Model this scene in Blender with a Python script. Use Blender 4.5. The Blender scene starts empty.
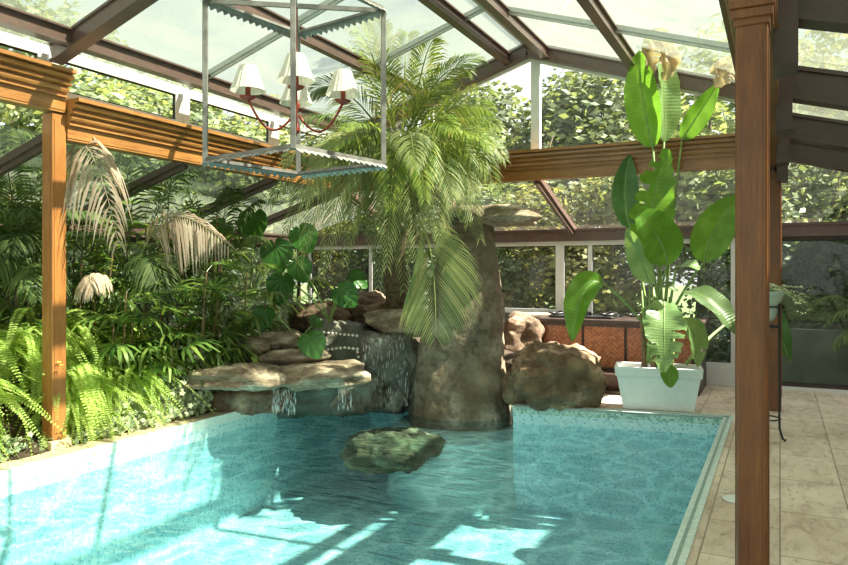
import bpy, math, random
from mathutils import Vector, Matrix, noise
V3 = Vector
R = math.radians
PI = math.pi
random.seed(7)
sc = bpy.context.scene
COL = sc.collection
# ------------------------------------------------------------------ camera
YAW = math.atan(356/712); FPX = 712.0; EYE = 1.6; HY = 272.0
cd = bpy.data.cameras.new('camera'); cam = bpy.data.objects.new('camera', cd); COL.objects.link(cam)
cam.location = (0, 0, EYE); cam.rotation_euler = (PI/2, 0, YAW)
cd.sensor_width = 36; cd.lens = FPX/848*36; cd.shift_y = (HY-282.5)/848; cd.clip_end = 300
sc.camera = cam
# ------------------------------------------------------------------ world, sun, exposure
SUN_EL, SUN_AZ = R(50), R(20)
w = bpy.data.worlds.new('sky'); sc.world = w; w.use_nodes = True
nt = w.node_tree; nt.nodes.clear()
sky = nt.nodes.new('ShaderNodeTexSky'); sky.sky_type = 'NISHITA'; sky.sun_disc = False
sky.sun_elevation = SUN_EL; sky.sun_rotation = PI/2-SUN_AZ; sky.air_density = 1.0; sky.dust_density = 2.5
mixw = nt.nodes.new('ShaderNodeMixRGB'); mixw.inputs[2].default_value = (5.1, 5.25, 5.1, 1)
tcw = nt.nodes.new('ShaderNodeTexCoord'); nzw = nt.nodes.new('ShaderNodeTexNoise'); nzw.inputs['Scale'].default_value = 2.2
nzw.inputs['Detail'].default_value = 6
rmp = nt.nodes.new('ShaderNodeValToRGB'); rmp.color_ramp.elements[0].position = .38; rmp.color_ramp.elements[1].position = .6
rmp.color_ramp.elements[0].color = (.35, .35, .35, 1)
bgw = nt.nodes.new('ShaderNodeBackground'); bgw.inputs['Strength'].default_value = .175
ow = nt.nodes.new('ShaderNodeOutputWorld')
nt.links.new(tcw.outputs['Generated'], nzw.inputs['Vector']); nt.links.new(nzw.outputs['Fac'], rmp.inputs[0])
nt.links.new(rmp.outputs[0], mixw.inputs[0]); nt.links.new(sky.outputs[0], mixw.inputs[1])
nt.links.new(mixw.outputs[0], bgw.inputs['Color']); nt.links.new(bgw.outputs[0], ow.inputs[0])
sd = bpy.data.lights.new('sun', 'SUN'); sd.energy = 19; sd.angle = R(.7); sd.color = (1, .92, .79)
sun = bpy.data.objects.new('sun', sd); COL.objects.link(sun)
sdir = V3((math.cos(SUN_EL)*math.cos(SUN_AZ), math.cos(SUN_EL)*math.sin(SUN_AZ), math.sin(SUN_EL)))
sun.rotation_euler = sdir.to_track_quat('Z', 'Y').to_euler(); sun.location = (12, 4, 14)
sc.view_settings.view_transform = 'Standard'; sc.view_settings.look = 'None'
sc.view_settings.exposure = 0.90; sc.view_settings.gamma = 1; sc.view_settings.use_curve_mapping = False
sc.cycles.transparent_max_bounces = 24

# ------------------------------------------------------------------ helpers
FW = V3((-math.sin(YAW), math.cos(YAW), 0)); RT = V3((math.cos(YAW), math.sin(YAW), 0))
def P(x, y, d):
    """world point seen at photo coordinate x,y at depth d metres"""
    return V3((0, 0, EYE)) + FW*d + RT*(d*(x-424)/FPX) + V3((0, 0, -(y-HY)*d/FPX))

def tag(o, label=None, cat=None, group=None, kind=None):
    if label: o['label'] = label
    if cat: o['category'] = cat
    if group: o['group'] = group
    if kind: o['kind'] = kind
    return o
def empty(name, loc=(0, 0, 0), rz=0, label=None, cat=None, group=None, kind=None):
    o = bpy.data.objects.new(name, None); COL.objects.link(o); o.location = loc; o.rotation_euler = (0, 0, rz)
    o.empty_display_size = .1
    return tag(o, label, cat, group, kind)

class MB:
    def __init__(s): s.v = []; s.f = []; s.m = []
    def add(s, vs, fs, mi=0):
        b = len(s.v); s.v += [tuple(v) for v in vs]; s.f += [tuple(b+i for i in f) for f in fs]; s.m += [mi]*len(fs)
    def box(s, a, b, mi=0, mat=None):
        x0, y0, z0 = a; x1, y1, z1 = b
        vs = [V3(q) for q in ((x0,y0,z0),(x1,y0,z0),(x1,y1,z0),(x0,y1,z0),(x0,y0,z1),(x1,y0,z1),(x1,y1,z1),(x0,y1,z1))]
        if mat: vs = [mat @ q for q in vs]
        s.add(vs, [(0,3,2,1),(4,5,6,7),(0,1,5,4),(1,2,6,5),(2,3,7,6),(3,0,4,7)], mi)
    def bar(s, p, q, wd, ht, up=(0,0,1), mi=0):
        """box along p->q; wd sideways, ht along up"""
        p = V3(p); q = V3(q); t = (q-p).normalized(); sd_ = t.cross(V3(up)).normalized(); u = sd_.cross(t)
        vs = []
        for c in (p, q):
            for a, b in ((-1,-1),(1,-1),(1,1),(-1,1)): vs.append(c+sd_*a*wd/2+u*b*ht/2)
        s.add(vs, [(0,1,2,3),(7,6,5,4),(0,4,5,1),(1,5,6,2),(2,6,7,3),(3,7,4,0)], mi)
    def tube(s, pts, rad, n=6, mi=0, cap=True):
        pts = [V3(p) for p in pts]; k = len(pts)
        if not hasattr(rad, '__len__'): rad = [rad]*k
        vs = []; prev = None
        for i, p in enumerate(pts):
            t = (pts[min(i+1, k-1)]-pts[max(i-1, 0)]).normalized()
            a = prev if prev is not None else (V3((0,0,1)) if abs(t.z) < .9 else V3((1,0,0)))
            a = (a-t*a.dot(t)).normalized(); prev = a; b = t.cross(a)
            for j in range(n):
                th = 2*PI*j/n; vs.append(p+(a*math.cos(th)+b*math.sin(th))*rad[i])
        fs = [(i*n+j, i*n+(j+1) % n, (i+1)*n+(j+1) % n, (i+1)*n+j) for i in range(k-1) for j in range(n)]
        if cap: fs += [tuple(range(n-1, -1, -1)), tuple((k-1)*n+j for j in range(n))]
        s.add(vs, fs, mi)
    def lathe(s, prof, n=24, c=(0,0,0), mi=0):
        c = V3(c); k = len(prof)
        vs = [c+V3((r*math.cos(2*PI*j/n), r*math.sin(2*PI*j/n), z)) for r, z in prof for j in range(n)]
        s.add(vs, [(i*n+j, i*n+(j+1) % n, (i+1)*n+(j+1) % n, (i+1)*n+j) for i in range(k-1) for j in range(n)], mi)
    def prism(s, prof, a, b, side, up=(0,0,1), mi=0):
        """profile (side,up) swept from a to b"""
        a = V3(a); b = V3(b); sd_ = V3(side); u = V3(up); k = len(prof)
        vs = [c+sd_*x+u*z for c in (a, b) for x, z in prof]
        fs = [(i, (i+1) % k, k+(i+1) % k, k+i) for i in range(k)]
        fs += [tuple(range(k-1, -1, -1)), tuple(range(k, 2*k))]
        s.add(vs, fs, mi)
    def build(s, name, mats, parent=None, smooth=False, uv=False, loc=None, rot=None):
        me = bpy.data.meshes.new(name); me.from_pydata(s.v, [], s.f)
        if not isinstance(mats, (list, tuple)): mats = [mats]
        for m in mats: me.materials.append(m)
        if len(mats) > 1: me.polygons.foreach_set('material_index', s.m)
        if smooth: me.polygons.foreach_set('use_smooth', [True]*len(me.polygons))
        if uv:
            ul = me.uv_layers.new(name='UVMap')
            for pl in me.polygons:
                n = pl.normal
                for li in pl.loop_indices:
                    c = me.vertices[me.loops[li].vertex_index].co
                    if abs(n.z) > .7: q = (c.x, c.y)
                    elif abs(n.x) > abs(n.y): q = (c.y, c.z)
                    else: q = (c.x, c.z)
                    ul.data[li].uv = q
        if getattr(s, 'uvs', None):
            ul = me.uv_layers.new(name='UVMap')
            for lp in me.loops: ul.data[lp.index].uv = s.uvs[lp.vertex_index]
        me.update()
        o = bpy.data.objects.new(name, me); COL.objects.link(o)
        if parent: o.parent = parent
        if loc is not None: o.location = loc
        if rot is not None: o.rotation_euler = rot
        return o
def bevel(o, wdt=.006, seg=2):
    m = o.modifiers.new('bevel', 'BEVEL'); m.width = wdt; m.segments = seg; m.limit_method = 'ANGLE'; m.angle_limit = R(35)
    return o
def inst(o, name, parent, loc, rot=(0,0,0), scale=1.0):
    c = bpy.data.objects.new(name, o.data); COL.objects.link(c)
    if parent: c.parent = parent
    c.location = loc; c.rotation_euler = rot
    c.scale = scale if hasattr(scale, '__len__') else (scale,)*3
    return c
def copy_tree(o, parent=None):
    c = o.copy(); COL.objects.link(c); c.parent = parent
    for ch in list(o.children): copy_tree(ch, c)
    return c

# ------------------------------------------------------------------ materials
class NT:
    def __init__(s, name):
        s.m = bpy.data.materials.new(name); s.m.use_nodes = True; s.t = s.m.node_tree; s.t.nodes.clear()
        s.out = s.n('ShaderNodeOutputMaterial')
    def n(s, typ, **kw):
        x = s.t.nodes.new(typ)
        for k, v in kw.items(): setattr(x, k, v)
        return x
    def l(s, a, b): s.t.links.new(a, b)
    def mapc(s, scale=(1,1,1), src='Object', rot=(0,0,0)):
        tc = s.n('ShaderNodeTexCoord'); mp = s.n('ShaderNodeMapping'); mp.inputs['Scale'].default_value = scale
        mp.inputs['Rotation'].default_value = rot
        s.l(tc.outputs[src], mp.inputs[0]); return mp.outputs[0]
    def noise(s, vec, sc_=5, det=4, rough=.5, dist=0):
        x = s.n('ShaderNodeTexNoise'); x.inputs['Scale'].default_value = sc_; x.inputs['Detail'].default_value = det
        x.inputs['Roughness'].default_value = rough; x.inputs['Distortion'].default_value = dist
        if vec: s.l(vec, x.inputs['Vector'])
        return x.outputs['Fac']
    def ramp(s, fac, stops, interp='LINEAR'):
        x = s.n('ShaderNodeValToRGB'); cr = x.color_ramp; cr.interpolation = interp
        while len(cr.elements) < len(stops): cr.elements.new(.5)
        for e, (p, c) in zip(cr.elements, stops): e.position = p; e.color = (*c, 1)
        s.l(fac, x.inputs[0]); return x.outputs[0]
    def mix(s, fac, a, b, mode='MIX'):
        x = s.n('ShaderNodeMixRGB'); x.blend_type = mode
        for i, q in enumerate((fac, a, b)):
            if hasattr(q, 'links'): s.l(q, x.inputs[i])
            elif i == 0: x.inputs[0].default_value = q
            else: x.inputs[i].default_value = (*q, 1)
        return x.outputs[0]
    def bump(s, h, strength=.3, dist=.01):
        x = s.n('ShaderNodeBump'); x.inputs['Strength'].default_value = strength; x.inputs['Distance'].default_value = dist
        s.l(h, x.inputs['Height']); return x.outputs[0]
    def bsdf(s, col, rough=.5, metal=0, normal=None, spec=None, coat=0):
        b = s.n('ShaderNodeBsdfPrincipled')
        if hasattr(col, 'links'): s.l(col, b.inputs['Base Color'])
        else: b.inputs['Base Color'].default_value = (*col, 1)
        b.inputs['Roughness'].default_value = rough; b.inputs['Metallic'].default_value = metal
        if spec is not None: b.inputs['Specular IOR Level'].default_value = spec
        if coat: b.inputs['Coat Weight'].default_value = coat; b.inputs['Coat Roughness'].default_value = .15
        if normal: s.l(normal, b.inputs['Normal'])
        return b.outputs[0]
    def end(s, sh): s.l(sh, s.out.inputs[0]); return s.m
def plain(name, col, rough=.5, metal=0, var=.12, coat=0, scale=14):
    t = NT(name); v = t.mapc(); nz = t.noise(v, scale, 5)
    a = tuple(c*(1-var) for c in col); b = tuple(min(1, c*(1+var)) for c in col)
    c = t.ramp(nz, [(.3, a), (.7, b)])
    return t.end(t.bsdf(c, rough, metal, t.bump(t.noise(v, scale*5, 3), .12, .003), coat=coat))
def wood(name, dark, light, axis, rough=.35, coat=.3):
    t = NT(name); sc_ = {'x': (.7, 9, 9), 'y': (9, .7, 9), 'z': (9, 9, .7)}[axis]
    v = t.mapc(sc_); n1 = t.noise(v, 2.2, 6, .6, 1.6)
    v2 = t.mapc(tuple(q*5 for q in sc_)); n2 = t.noise(v2, 3, 3)
    c = t.ramp(n1, [(.3, dark), (.5, tuple((a+b)/2 for a, b in zip(dark, light))), (.68, light)])
    c = t.mix(.35, c, t.ramp(n2, [(.35, dark), (.65, light)]))
    v3 = t.mapc((2, 2, 2)); c = t.mix(.25, c, t.ramp(t.noise(v3, 1.5, 3), [(.35, dark), (.65, light)]))
    return t.end(t.bsdf(c, rough, 0, t.bump(n2, .15, .002), coat=coat))
def leaf(name, c1, c2, trans=.45, rough=.4, c3=None, spec=.5, veins=False):
    """leaf tissue: colour differs leaf by leaf, light passes through"""
    t = NT(name); g = t.n('ShaderNodeNewGeometry')
    st = [(0, c1), (1, c2)] if c3 is None else [(0, c1), (.86, c2), (1, c3)]
    c = t.ramp(g.outputs['Random Per Island'], st)
    oi = t.n('ShaderNodeObjectInfo'); hv = t.n('ShaderNodeHueSaturation')
    mr = t.n('ShaderNodeMapRange'); mr.inputs[3].default_value = .7; mr.inputs[4].default_value = 1.3
    t.l(oi.outputs['Random'], mr.inputs[0]); t.l(mr.outputs[0], hv.inputs['Value']); t.l(c, hv.inputs['Color'])
    nm = None
    if veins:
        wt_ = t.n('ShaderNodeTexWave'); wt_.wave_type = 'BANDS'; wt_.bands_direction = 'Y'; wt_.inputs['Scale'].default_value = 9; wt_.inputs['Distortion'].default_value = 1.5; wt_.inputs['Detail'].default_value = 2
        t.l(t.mapc((.25, 1, 1), 'UV'), wt_.inputs['Vector']); nm = t.bump(wt_.outputs['Fac'], .3, .006)
        cc = t.mix(1, c, t.ramp(wt_.outputs['Fac'], [(0, (.86, .89, .84)), (1, (1.0, 1.0, 1.0))]), 'MULTIPLY')
        cc = t.mix(t.ramp(t.noise(t.mapc((1,1,1)), 5, 4), [(.45, (0,0,0)), (.75, (.5,.5,.5))]), cc, tuple(min(1, q*1.7+.05) for q in c2)); t.l(cc, hv.inputs['Color'])
    b = t.bsdf(hv.outputs[0], rough, spec=spec, normal=nm)
    tr = t.n('ShaderNodeBsdfTranslucent'); gm = t.n('ShaderNodeGamma'); gm.inputs[1].default_value = .85
    mm = t.mix(1, hv.outputs[0], (1.35, 1.25, .55), 'MULTIPLY'); t.l(mm, gm.inputs[0]); t.l(gm.outputs[0], tr.inputs[0])
    m = t.n('ShaderNodeMixShader'); m.inputs[0].default_value = trans; t.l(b, m.inputs[1]); t.l(tr.outputs[0], m.inputs[2])
    return t.end(m.outputs[0])
def rockmat(name, cols, moss=None, scale=3.0, rough=.85, bumpd=.03, strata=False):
    t = NT(name); v = t.mapc((1, 1, 3.5) if strata else (1, 1, 1))
    n1 = t.noise(v, scale, 8, .65, .4); n2 = t.noise(v, scale*7, 6, .7); n3 = t.noise(t.mapc(), 1.3, 3)
    c = t.ramp(n1, [(.3, cols[0]), (.5, cols[1]), (.7, cols[2])])
    c = t.mix(.45, c, t.ramp(n2, [(.38, tuple(q*.4 for q in cols[0])), (.58, cols[2])]))
    if moss: c = t.mix(t.ramp(n3, [(.42, (0,0,0)), (.62, (.75,.75,.75))]), c, moss)
    rg = t.n('ShaderNodeTexNoise'); rg.noise_type = 'RIDGED_MULTIFRACTAL'; rg.inputs['Scale'].default_value = scale*1.1; rg.inputs['Detail'].default_value = 5; t.l(v, rg.inputs['Vector'])
    c = t.mix(1, c, t.ramp(rg.outputs['Fac'], [(.0, (.42,.38,.34)), (.28, (1,1,1)), (1, (1,1,1))]), 'MULTIPLY')
    h = t.mix(.4, n1, n2)
    return t.end(t.bsdf(c, rough, 0, t.bump(h, 1, bumpd*1.6)))
M = {}
M['gold'] = wood('varnished_pine_y', (.22, .08, .022), (.54, .245, .075), 'y')
M['gold_x'] = wood('varnished_pine_x', (.18, .07, .022), (.44, .20, .07), 'x')
M['gold_z'] = wood('varnished_pine_z', (.26, .09, .025), (.50, .21, .06), 'z')
M['red_z'] = wood('mahogany_post', (.075, .022, .005), (.23, .08, .016), 'z', .45, .08)
M['brownmetal'] = plain('brown_painted_metal', (.12, .075, .066), .35, .0, .15, .2)
M['darkmetal'] = plain('dark_brown_beam', (.045, .028, .024), .4, 0, .15)
M['white'] = plain('white_painted_frame', (.72, .74, .73), .4, 0, .05)
M['alu'] = plain('pale_aluminium', (.5, .51, .49), .4, .3, .08)
M['black'] = plain('black_iron', (.012, .012, .013), .4, .3)
M['galv'] = plain('galvanised_steel', (.245, .235, .23), .45, .45, .3)
M['redmetal'] = plain('oxide_red_metal', (.24, .035, .022), .4, .2, .25)
M['shade'] = None
t = NT('pleated_fabric_shade'); wv = t.n('ShaderNodeTexNoise'); b = t.bsdf((.85, .83, .78), .9)
tr = t.n('ShaderNodeBsdfTranslucent'); tr.inputs[0].default_value = (.85, .8, .7, 1); mx = t.n('ShaderNodeMixShader'); mx.inputs[0].default_value = .35
t.l(b, mx.inputs[1]); t.l(tr.outputs[0], mx.inputs[2]); M['shade'] = t.end(mx.outputs[0])

def glassmat(name, tint, dirt, dirtcol, dirtscale=1.2, refl=1.0, rough=.02):
    t = NT(name); tp = t.n('ShaderNodeBsdfTransparent'); tp.inputs[0].default_value = (*tint, 1)
    gl = t.n('ShaderNodeBsdfGlossy'); gl.inputs['Roughness'].default_value = rough
    fr = t.n('ShaderNodeFresnel'); fr.inputs[0].default_value = 1.5
    gg = t.n('ShaderNodeNewGeometry'); inv = t.n('ShaderNodeMath', operation='SUBTRACT'); inv.inputs[0].default_value = refl; t.l(gg.outputs['Backfacing'], inv.inputs[1]); inv.use_clamp = True
    mu = t.n('ShaderNodeMath', operation='MULTIPLY'); t.l(inv.outputs[0], mu.inputs[1]); t.l(fr.outputs[0], mu.inputs[0])
    m1 = t.n('ShaderNodeMixShader'); t.l(mu.outputs[0], m1.inputs[0]); t.l(tp.outputs[0], m1.inputs[1]); t.l(gl.outputs[0], m1.inputs[2])
    df = t.n('ShaderNodeBsdfDiffuse'); df.inputs[0].default_value = (*dirtcol, 1)
    tl = t.n('ShaderNodeBsdfTranslucent'); tl.inputs[0].default_value = (*dirtcol, 1)
    md = t.n('ShaderNodeMixShader'); md.inputs[0].default_value = .6; t.l(df.outputs[0], md.inputs[1]); t.l(tl.outputs[0], md.inputs[2])
    nz = t.noise(t.mapc((1, 1, 1)), dirtscale, 7, .65, .6)
    f = t.ramp(nz, [(.3, (dirt*.45,)*3), (.7, (dirt*1.5,)*3)])
    m2 = t.n('ShaderNodeMixShader'); t.l(f, m2.inputs[0]); t.l(m1.outputs[0], m2.inputs[1]); t.l(md.outputs[0], m2.inputs[2])
    return t.end(m2.outputs[0])
M['roofglass'] = glassmat('weathered_roof_glass', (.72, .755, .70), .17, (.43, .47, .39), 1.6)
M['glass'] = glassmat('window_glass', (.97, .985, .975), .012, (.5, .52, .48), 2, 1.0)
M['darkglass'] = glassmat('garden_side_glass', (.8, .85, .82), .05, (.35, .36, .3), 1.5, 1.2)

def mosaic(name, cols, grout, s=.024, rough=.25):
    t = NT(name); v = t.mapc((1/s, 1/s, 1/s), 'UV')
    fl = t.n('ShaderNodeVectorMath', operation='FLOOR'); t.l(v, fl.inputs[0])
    wn = t.n('ShaderNodeTexWhiteNoise'); wn.noise_dimensions = '2D'; t.l(fl.outputs[0], wn.inputs['Vector'])
    k = len(cols); c = t.ramp(wn.outputs['Value'], [(i/k, q) for i, q in enumerate(cols)], 'CONSTANT')
    fr = t.n('ShaderNodeVectorMath', operation='FRACTION'); t.l(v, fr.inputs[0])
    sx = t.n('ShaderNodeSeparateXYZ'); t.l(fr.outputs[0], sx.inputs[0])
    mn = t.n('ShaderNodeMath', operation='MINIMUM'); t.l(sx.outputs[0], mn.inputs[0]); t.l(sx.outputs[1], mn.inputs[1])
    lt = t.n('ShaderNodeMath', operation='LESS_THAN'); lt.inputs[1].default_value = .09; t.l(mn.outputs[0], lt.inputs[0])
    c = t.mix(lt.outputs[0], c, grout)
    return t.end(t.bsdf(c, rough))
M['mosaic'] = mosaic('pool_mosaic', [(.42,.70,.73), (.50,.75,.77), (.35,.65,.70), (.58,.80,.79), (.44,.72,.75), (.48,.73,.76), (.27,.52,.58)], (.64, .78, .78))
M['mosaic_edge'] = mosaic('coping_mosaic', [(.30,.52,.46), (.45,.68,.60), (.20,.42,.36), (.52,.72,.64), (.36,.60,.52), (.14,.33,.28)], (.55, .65, .6))
M['channel'] = plain('grey_green_grout_channel', (.26, .36, .32), .6)
M['mosaic_pale'] = mosaic('pale_coping_mosaic', [(.60,.76,.72), (.54,.71,.67), (.66,.80,.76)], (.74, .8, .78))

def travertine():
    t = NT('travertine_paving'); v = t.mapc((1, 1, 1), 'UV', (0, 0, PI/2))
    br = t.n('ShaderNodeTexBrick'); br.inputs['Scale'].default_value = 1; br.offset = .37; br.offset_frequency = 2; br.squash = 1.35; br.squash_frequency = 3
    br.inputs['Brick Width'].default_value = .62; br.inputs['Row Height'].default_value = .41; br.inputs['Mortar Size'].default_value = .005
    br.inputs['Mortar Smooth'].default_value = .3; br.inputs['Bias'].default_value = 0
    br.inputs['Color1'].default_value = (.84, .70, .55, 1); br.inputs['Color2'].default_value = (.40, .31, .23, 1); br.inputs['Mortar'].default_value = (.20, .15, .10, 1)
    t.l(v, br.inputs['Vector'])
    v2 = t.mapc((3.0, 1.1, 2), 'UV'); n1 = t.noise(v2, 2.2, 9, .7, 1.2); n2 = t.noise(t.mapc((1, 1, 1), 'UV'), 1.1, 4)
    c = t.mix(.5, br.outputs['Color'], t.ramp(n1, [(.38, (.26, .17, .10)), (.46, (.62, .50, .36)), (.56, (.84, .74, .60))]))
    c = t.mix(.35, c, t.ramp(n2, [(.38, (.42, .31, .21)), (.58, (.80, .70, .56))]))
    pit = t.ramp(t.noise(v2, 7, 6, .75), [(.34, (0, 0, 0)), (.43, (1, 1, 1))])
    c = t.mix(.55, c, pit, 'MULTIPLY')
    c = t.mix(t.ramp(br.outputs['Fac'], [(.0, (0,0,0)), (.6, (.8,.8,.8))]), c, (.20, .15, .10))
    return t.end(t.bsdf(c, .5, 0, t.bump(br.outputs['Fac'], -.3, .004)))
M['trav'] = travertine()
M['lime'] = plain('limestone_edging', (.52, .42, .29), .7, 0, .25, scale=7)
M['soil'] = plain('dark_soil', (.045, .030, .018), .95, 0, .5, scale=8)
M['stone_tan'] = rockmat('tan_ledge_rock', [(.24, .16, .10), (.52, .42, .30), (.78, .69, .56)], None, 2.2, strata=True)
M['stone_grey'] = rockmat('grey_column_rock', [(.16, .13, .09), (.42, .35, .27), (.64, .55, .43)], (.26, .22, .13), 2.0)
M['stone_boulder'] = rockmat('brown_boulder_rock', [(.16, .09, .045), (.46, .30, .18), (.70, .53, .37)], (.26, .20, .11), 2.6)
M['stone_wet'] = rockmat('wet_grey_rock', [(.10, .10, .08), (.25, .25, .21), (.44, .44, .38)], (.10, .14, .11), 2.4, .35)
M['stone_brown'] = rockmat('reddish_brown_rock', [(.10, .06, .035), (.26, .17, .11), (.44, .32, .22)], None, 2.4)
M['stone_olive'] = rockmat('submerged_olive_rock', [(.10, .09, .03), (.30, .27, .13), (.62, .58, .42)], (.10, .12, .04), 4)
M['pebble'] = plain('white_pebble', (.75, .76, .72), .5)

def water():
    t = NT('pool_water'); v = t.mapc((1, 1, 1))
    # ripples: anisotropic noise bump; caustic light net painted into the transparency colour
    wv = t.mapc((.55, 1.5, 1), rot=(0, 0, YAW)); n1 = t.noise(wv, 3.2, 3, .5, .8); n2 = t.noise(wv, 9, 2, .5, .5)
    hb = t.mix(.3, n1, n2); bp = t.bump(hb, .55, .10)
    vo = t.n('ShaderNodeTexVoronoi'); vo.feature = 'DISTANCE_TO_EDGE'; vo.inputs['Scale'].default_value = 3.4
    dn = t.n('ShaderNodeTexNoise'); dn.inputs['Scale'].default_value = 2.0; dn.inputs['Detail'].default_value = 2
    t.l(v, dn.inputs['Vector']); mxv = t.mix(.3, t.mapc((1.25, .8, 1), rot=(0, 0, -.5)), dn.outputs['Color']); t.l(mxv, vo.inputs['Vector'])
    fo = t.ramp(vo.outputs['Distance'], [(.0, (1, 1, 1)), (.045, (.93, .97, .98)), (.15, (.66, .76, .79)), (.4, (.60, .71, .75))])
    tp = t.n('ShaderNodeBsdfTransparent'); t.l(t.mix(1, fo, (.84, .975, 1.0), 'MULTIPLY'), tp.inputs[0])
    gl = t.n('ShaderNodeBsdfGlossy'); gl.inputs['Roughness'].default_value = .03; t.l(bp, gl.inputs['Normal'])
    fr = t.n('ShaderNodeFresnel'); fr.inputs[0].default_value = 1.33; t.l(bp, fr.inputs['Normal'])
    gg = t.n('ShaderNodeNewGeometry'); inv = t.n('ShaderNodeMath', operation='SUBTRACT'); inv.inputs[0].default_value = 1; t.l(gg.outputs['Backfacing'], inv.inputs[1])
    mu = t.n('ShaderNodeMath', operation='MULTIPLY'); t.l(inv.outputs[0], mu.inputs[1]); t.l(fr.outputs[0], mu.inputs[0])
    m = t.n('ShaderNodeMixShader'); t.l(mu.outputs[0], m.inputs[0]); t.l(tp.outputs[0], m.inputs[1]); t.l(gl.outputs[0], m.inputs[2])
    return t.end(m.outputs[0])
M['water'] = water()
t = NT('falling_water'); tp = t.n('ShaderNodeBsdfTransparent'); gl = t.n('ShaderNodeBsdfPrincipled'); gl.inputs['Base Color'].default_value = (.85,.92,.92,1); gl.inputs['Roughness'].default_value = .15
mx = t.n('ShaderNodeMixShader'); mx.inputs[0].default_value = .55; t.l(tp.outputs[0], mx.inputs[1]); t.l(gl.outputs[0], mx.inputs[2]); M['drops'] = t.end(mx.outputs[0])

M['phoenix'] = leaf('date_palm_leaflet', (.09, .17, .025), (.32, .38, .07), .4, .4, (.52, .42, .14))
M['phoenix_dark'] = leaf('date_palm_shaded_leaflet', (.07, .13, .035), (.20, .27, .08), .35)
M['phoenix_pale'] = leaf('date_palm_grey_leaflet', (.13, .19, .07), (.34, .37, .15), .35, .5, (.52, .38, .24))
M['dryleaf'] = leaf('dried_palm_leaflet', (.40, .29, .22), (.60, .49, .41), .3, .85)
M['kentia'] = leaf('kentia_leaflet', (.045, .09, .025), (.16, .22, .08), .4, .6, spec=.25)
M['rhapis'] = leaf('lady_palm_finger', (.03, .08, .018), (.14, .235, .05), .4, .35, (.34, .42, .10))
M['fern'] = leaf('sword_fern_leaflet', (.30, .46, .08), (.60, .74, .24), .5, .6)
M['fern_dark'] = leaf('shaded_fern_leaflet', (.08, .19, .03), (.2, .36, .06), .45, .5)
M['alocasia'] = leaf('elephant_ear_leaf', (.035, .13, .025), (.06, .18, .035), .35, .3)
M['strel'] = leaf('giant_bird_of_paradise_leaf', (.12, .30, .035), (.14, .33, .04), .55, .3, veins=True)
M['strel_grey'] = leaf('bird_of_paradise_glossy_leaf', (.17, .27, .11), (.19, .30, .12), .35, .3, veins=True)
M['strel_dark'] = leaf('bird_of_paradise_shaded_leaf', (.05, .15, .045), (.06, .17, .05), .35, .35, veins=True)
M['strel_dry'] = leaf('bird_of_paradise_withered_leaf', (.52, .40, .33), (.68, .56, .49), .4, .8)
M['orange'] = plain('orange_bract', (.75, .2, .02), .5)
M['stem'] = plain('green_stalk', (.22, .32, .10), .5, 0, .3)
M['drystem'] = plain('brown_sheath', (.24, .15, .08), .8, 0, .4)
M['ivy'] = leaf('variegated_ivy_leaf', (.22, .32, .14), (.78, .82, .62), .3, .5)
M['ivy_dark'] = leaf('ivy_leaf', (.08, .16, .06), (.5, .56, .36), .3, .45)
M['tree_a'] = leaf('garden_tree_leaf', (.05, .08, .032), (.20, .25, .115), .45, .6)
M['tree_b'] = leaf('yellowing_tree_leaf', (.09, .11, .035), (.32, .32, .11), .4, .6)
M['tree_c'] = leaf('dark_hedge_leaf', (.02, .045, .015), (.07, .11, .04), .35, .6)
M['bark'] = plain('tree_bark', (.10, .075, .05), .9, 0, .4)
M['trunkfib'] = plain('palm_trunk_fibre', (.12, .08, .045), .95, 0, .5, scale=20)
M['grass'] = plain('lawn', (.07, .11, .03), .95, 0, .4, scale=3)
M['render'] = plain('cream_render', (.78, .72, .62), .9, 0, .05)
M['concrete'] = plain('grey_green_garden_wall', (.16, .17, .145), .9, 0, .3, scale=3)
M['plastic'] = plain('white_plastic', (.74, .78, .76), .35, 0, .04)
M['cloth'] = plain('black_vinyl_cover', (.02, .02, .02), .35, 0, .3)

# ================================================================== STRUCTURE
XL, XR, XM = -5.86, -0.08, -2.97       # eaves and ridge of the main bay
YB, YF = 9.0, -2.5
ZB0, ZB1 = 2.79, 3.17                  # wooden beam
XLL, YBB, XRR = -7.95, 10.9, 3.2       # aisle outer walls
ZLOW = 2.16
WATER = -.2; DEEP = -1.22
# pool outline (inside faces)
PIN = [(-.56, -.6), (-.56, 8.47), (-2.85, 8.08), (-2.95, 8.75), (-5.35, 8.95), (-5.55, 8.0), (-5.55, -.6)]
g = MB()
g.add([(-60,-40,-2.0),(60,-40,-2.0),(60,90,-2.0),(-60,90,-2.0)], [(0,1,2,3)])
# terrain around the house sits level with the paving, cut out where the conservatory stands
for a, b_ in (((-60,-40),(60,-4)), ((-60,YBB+.15),(60,90)), ((-60,-4),(XLL-.15,YBB+.15)), ((XRR+.3,-4),(60,YBB+.15))):
    g.box((a[0], a[1], -1.9), (b_[0], b_[1], -.06))
tag(g.build('garden_ground', M['grass']), kind='structure')
f = MB()
f.add([(-.46,-4,0),(XRR,-4,0),(XRR,YBB,0),(-.46,YBB,0)], [(0,1,2,3)])
f.add([(-2.70,8.22,0),(-.46,8.60,0),(-.46,YBB,0),(-2.70,YBB,0)], [(0,1,2,3)])
f.add([(-5.55,-4,0),(-.46,-4,0),(-.46,-.7,0),(-5.55,-.7,0)], [(0,1,2,3)])
tag(f.build('floor', M['trav'], uv=True), kind='structure')
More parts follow.
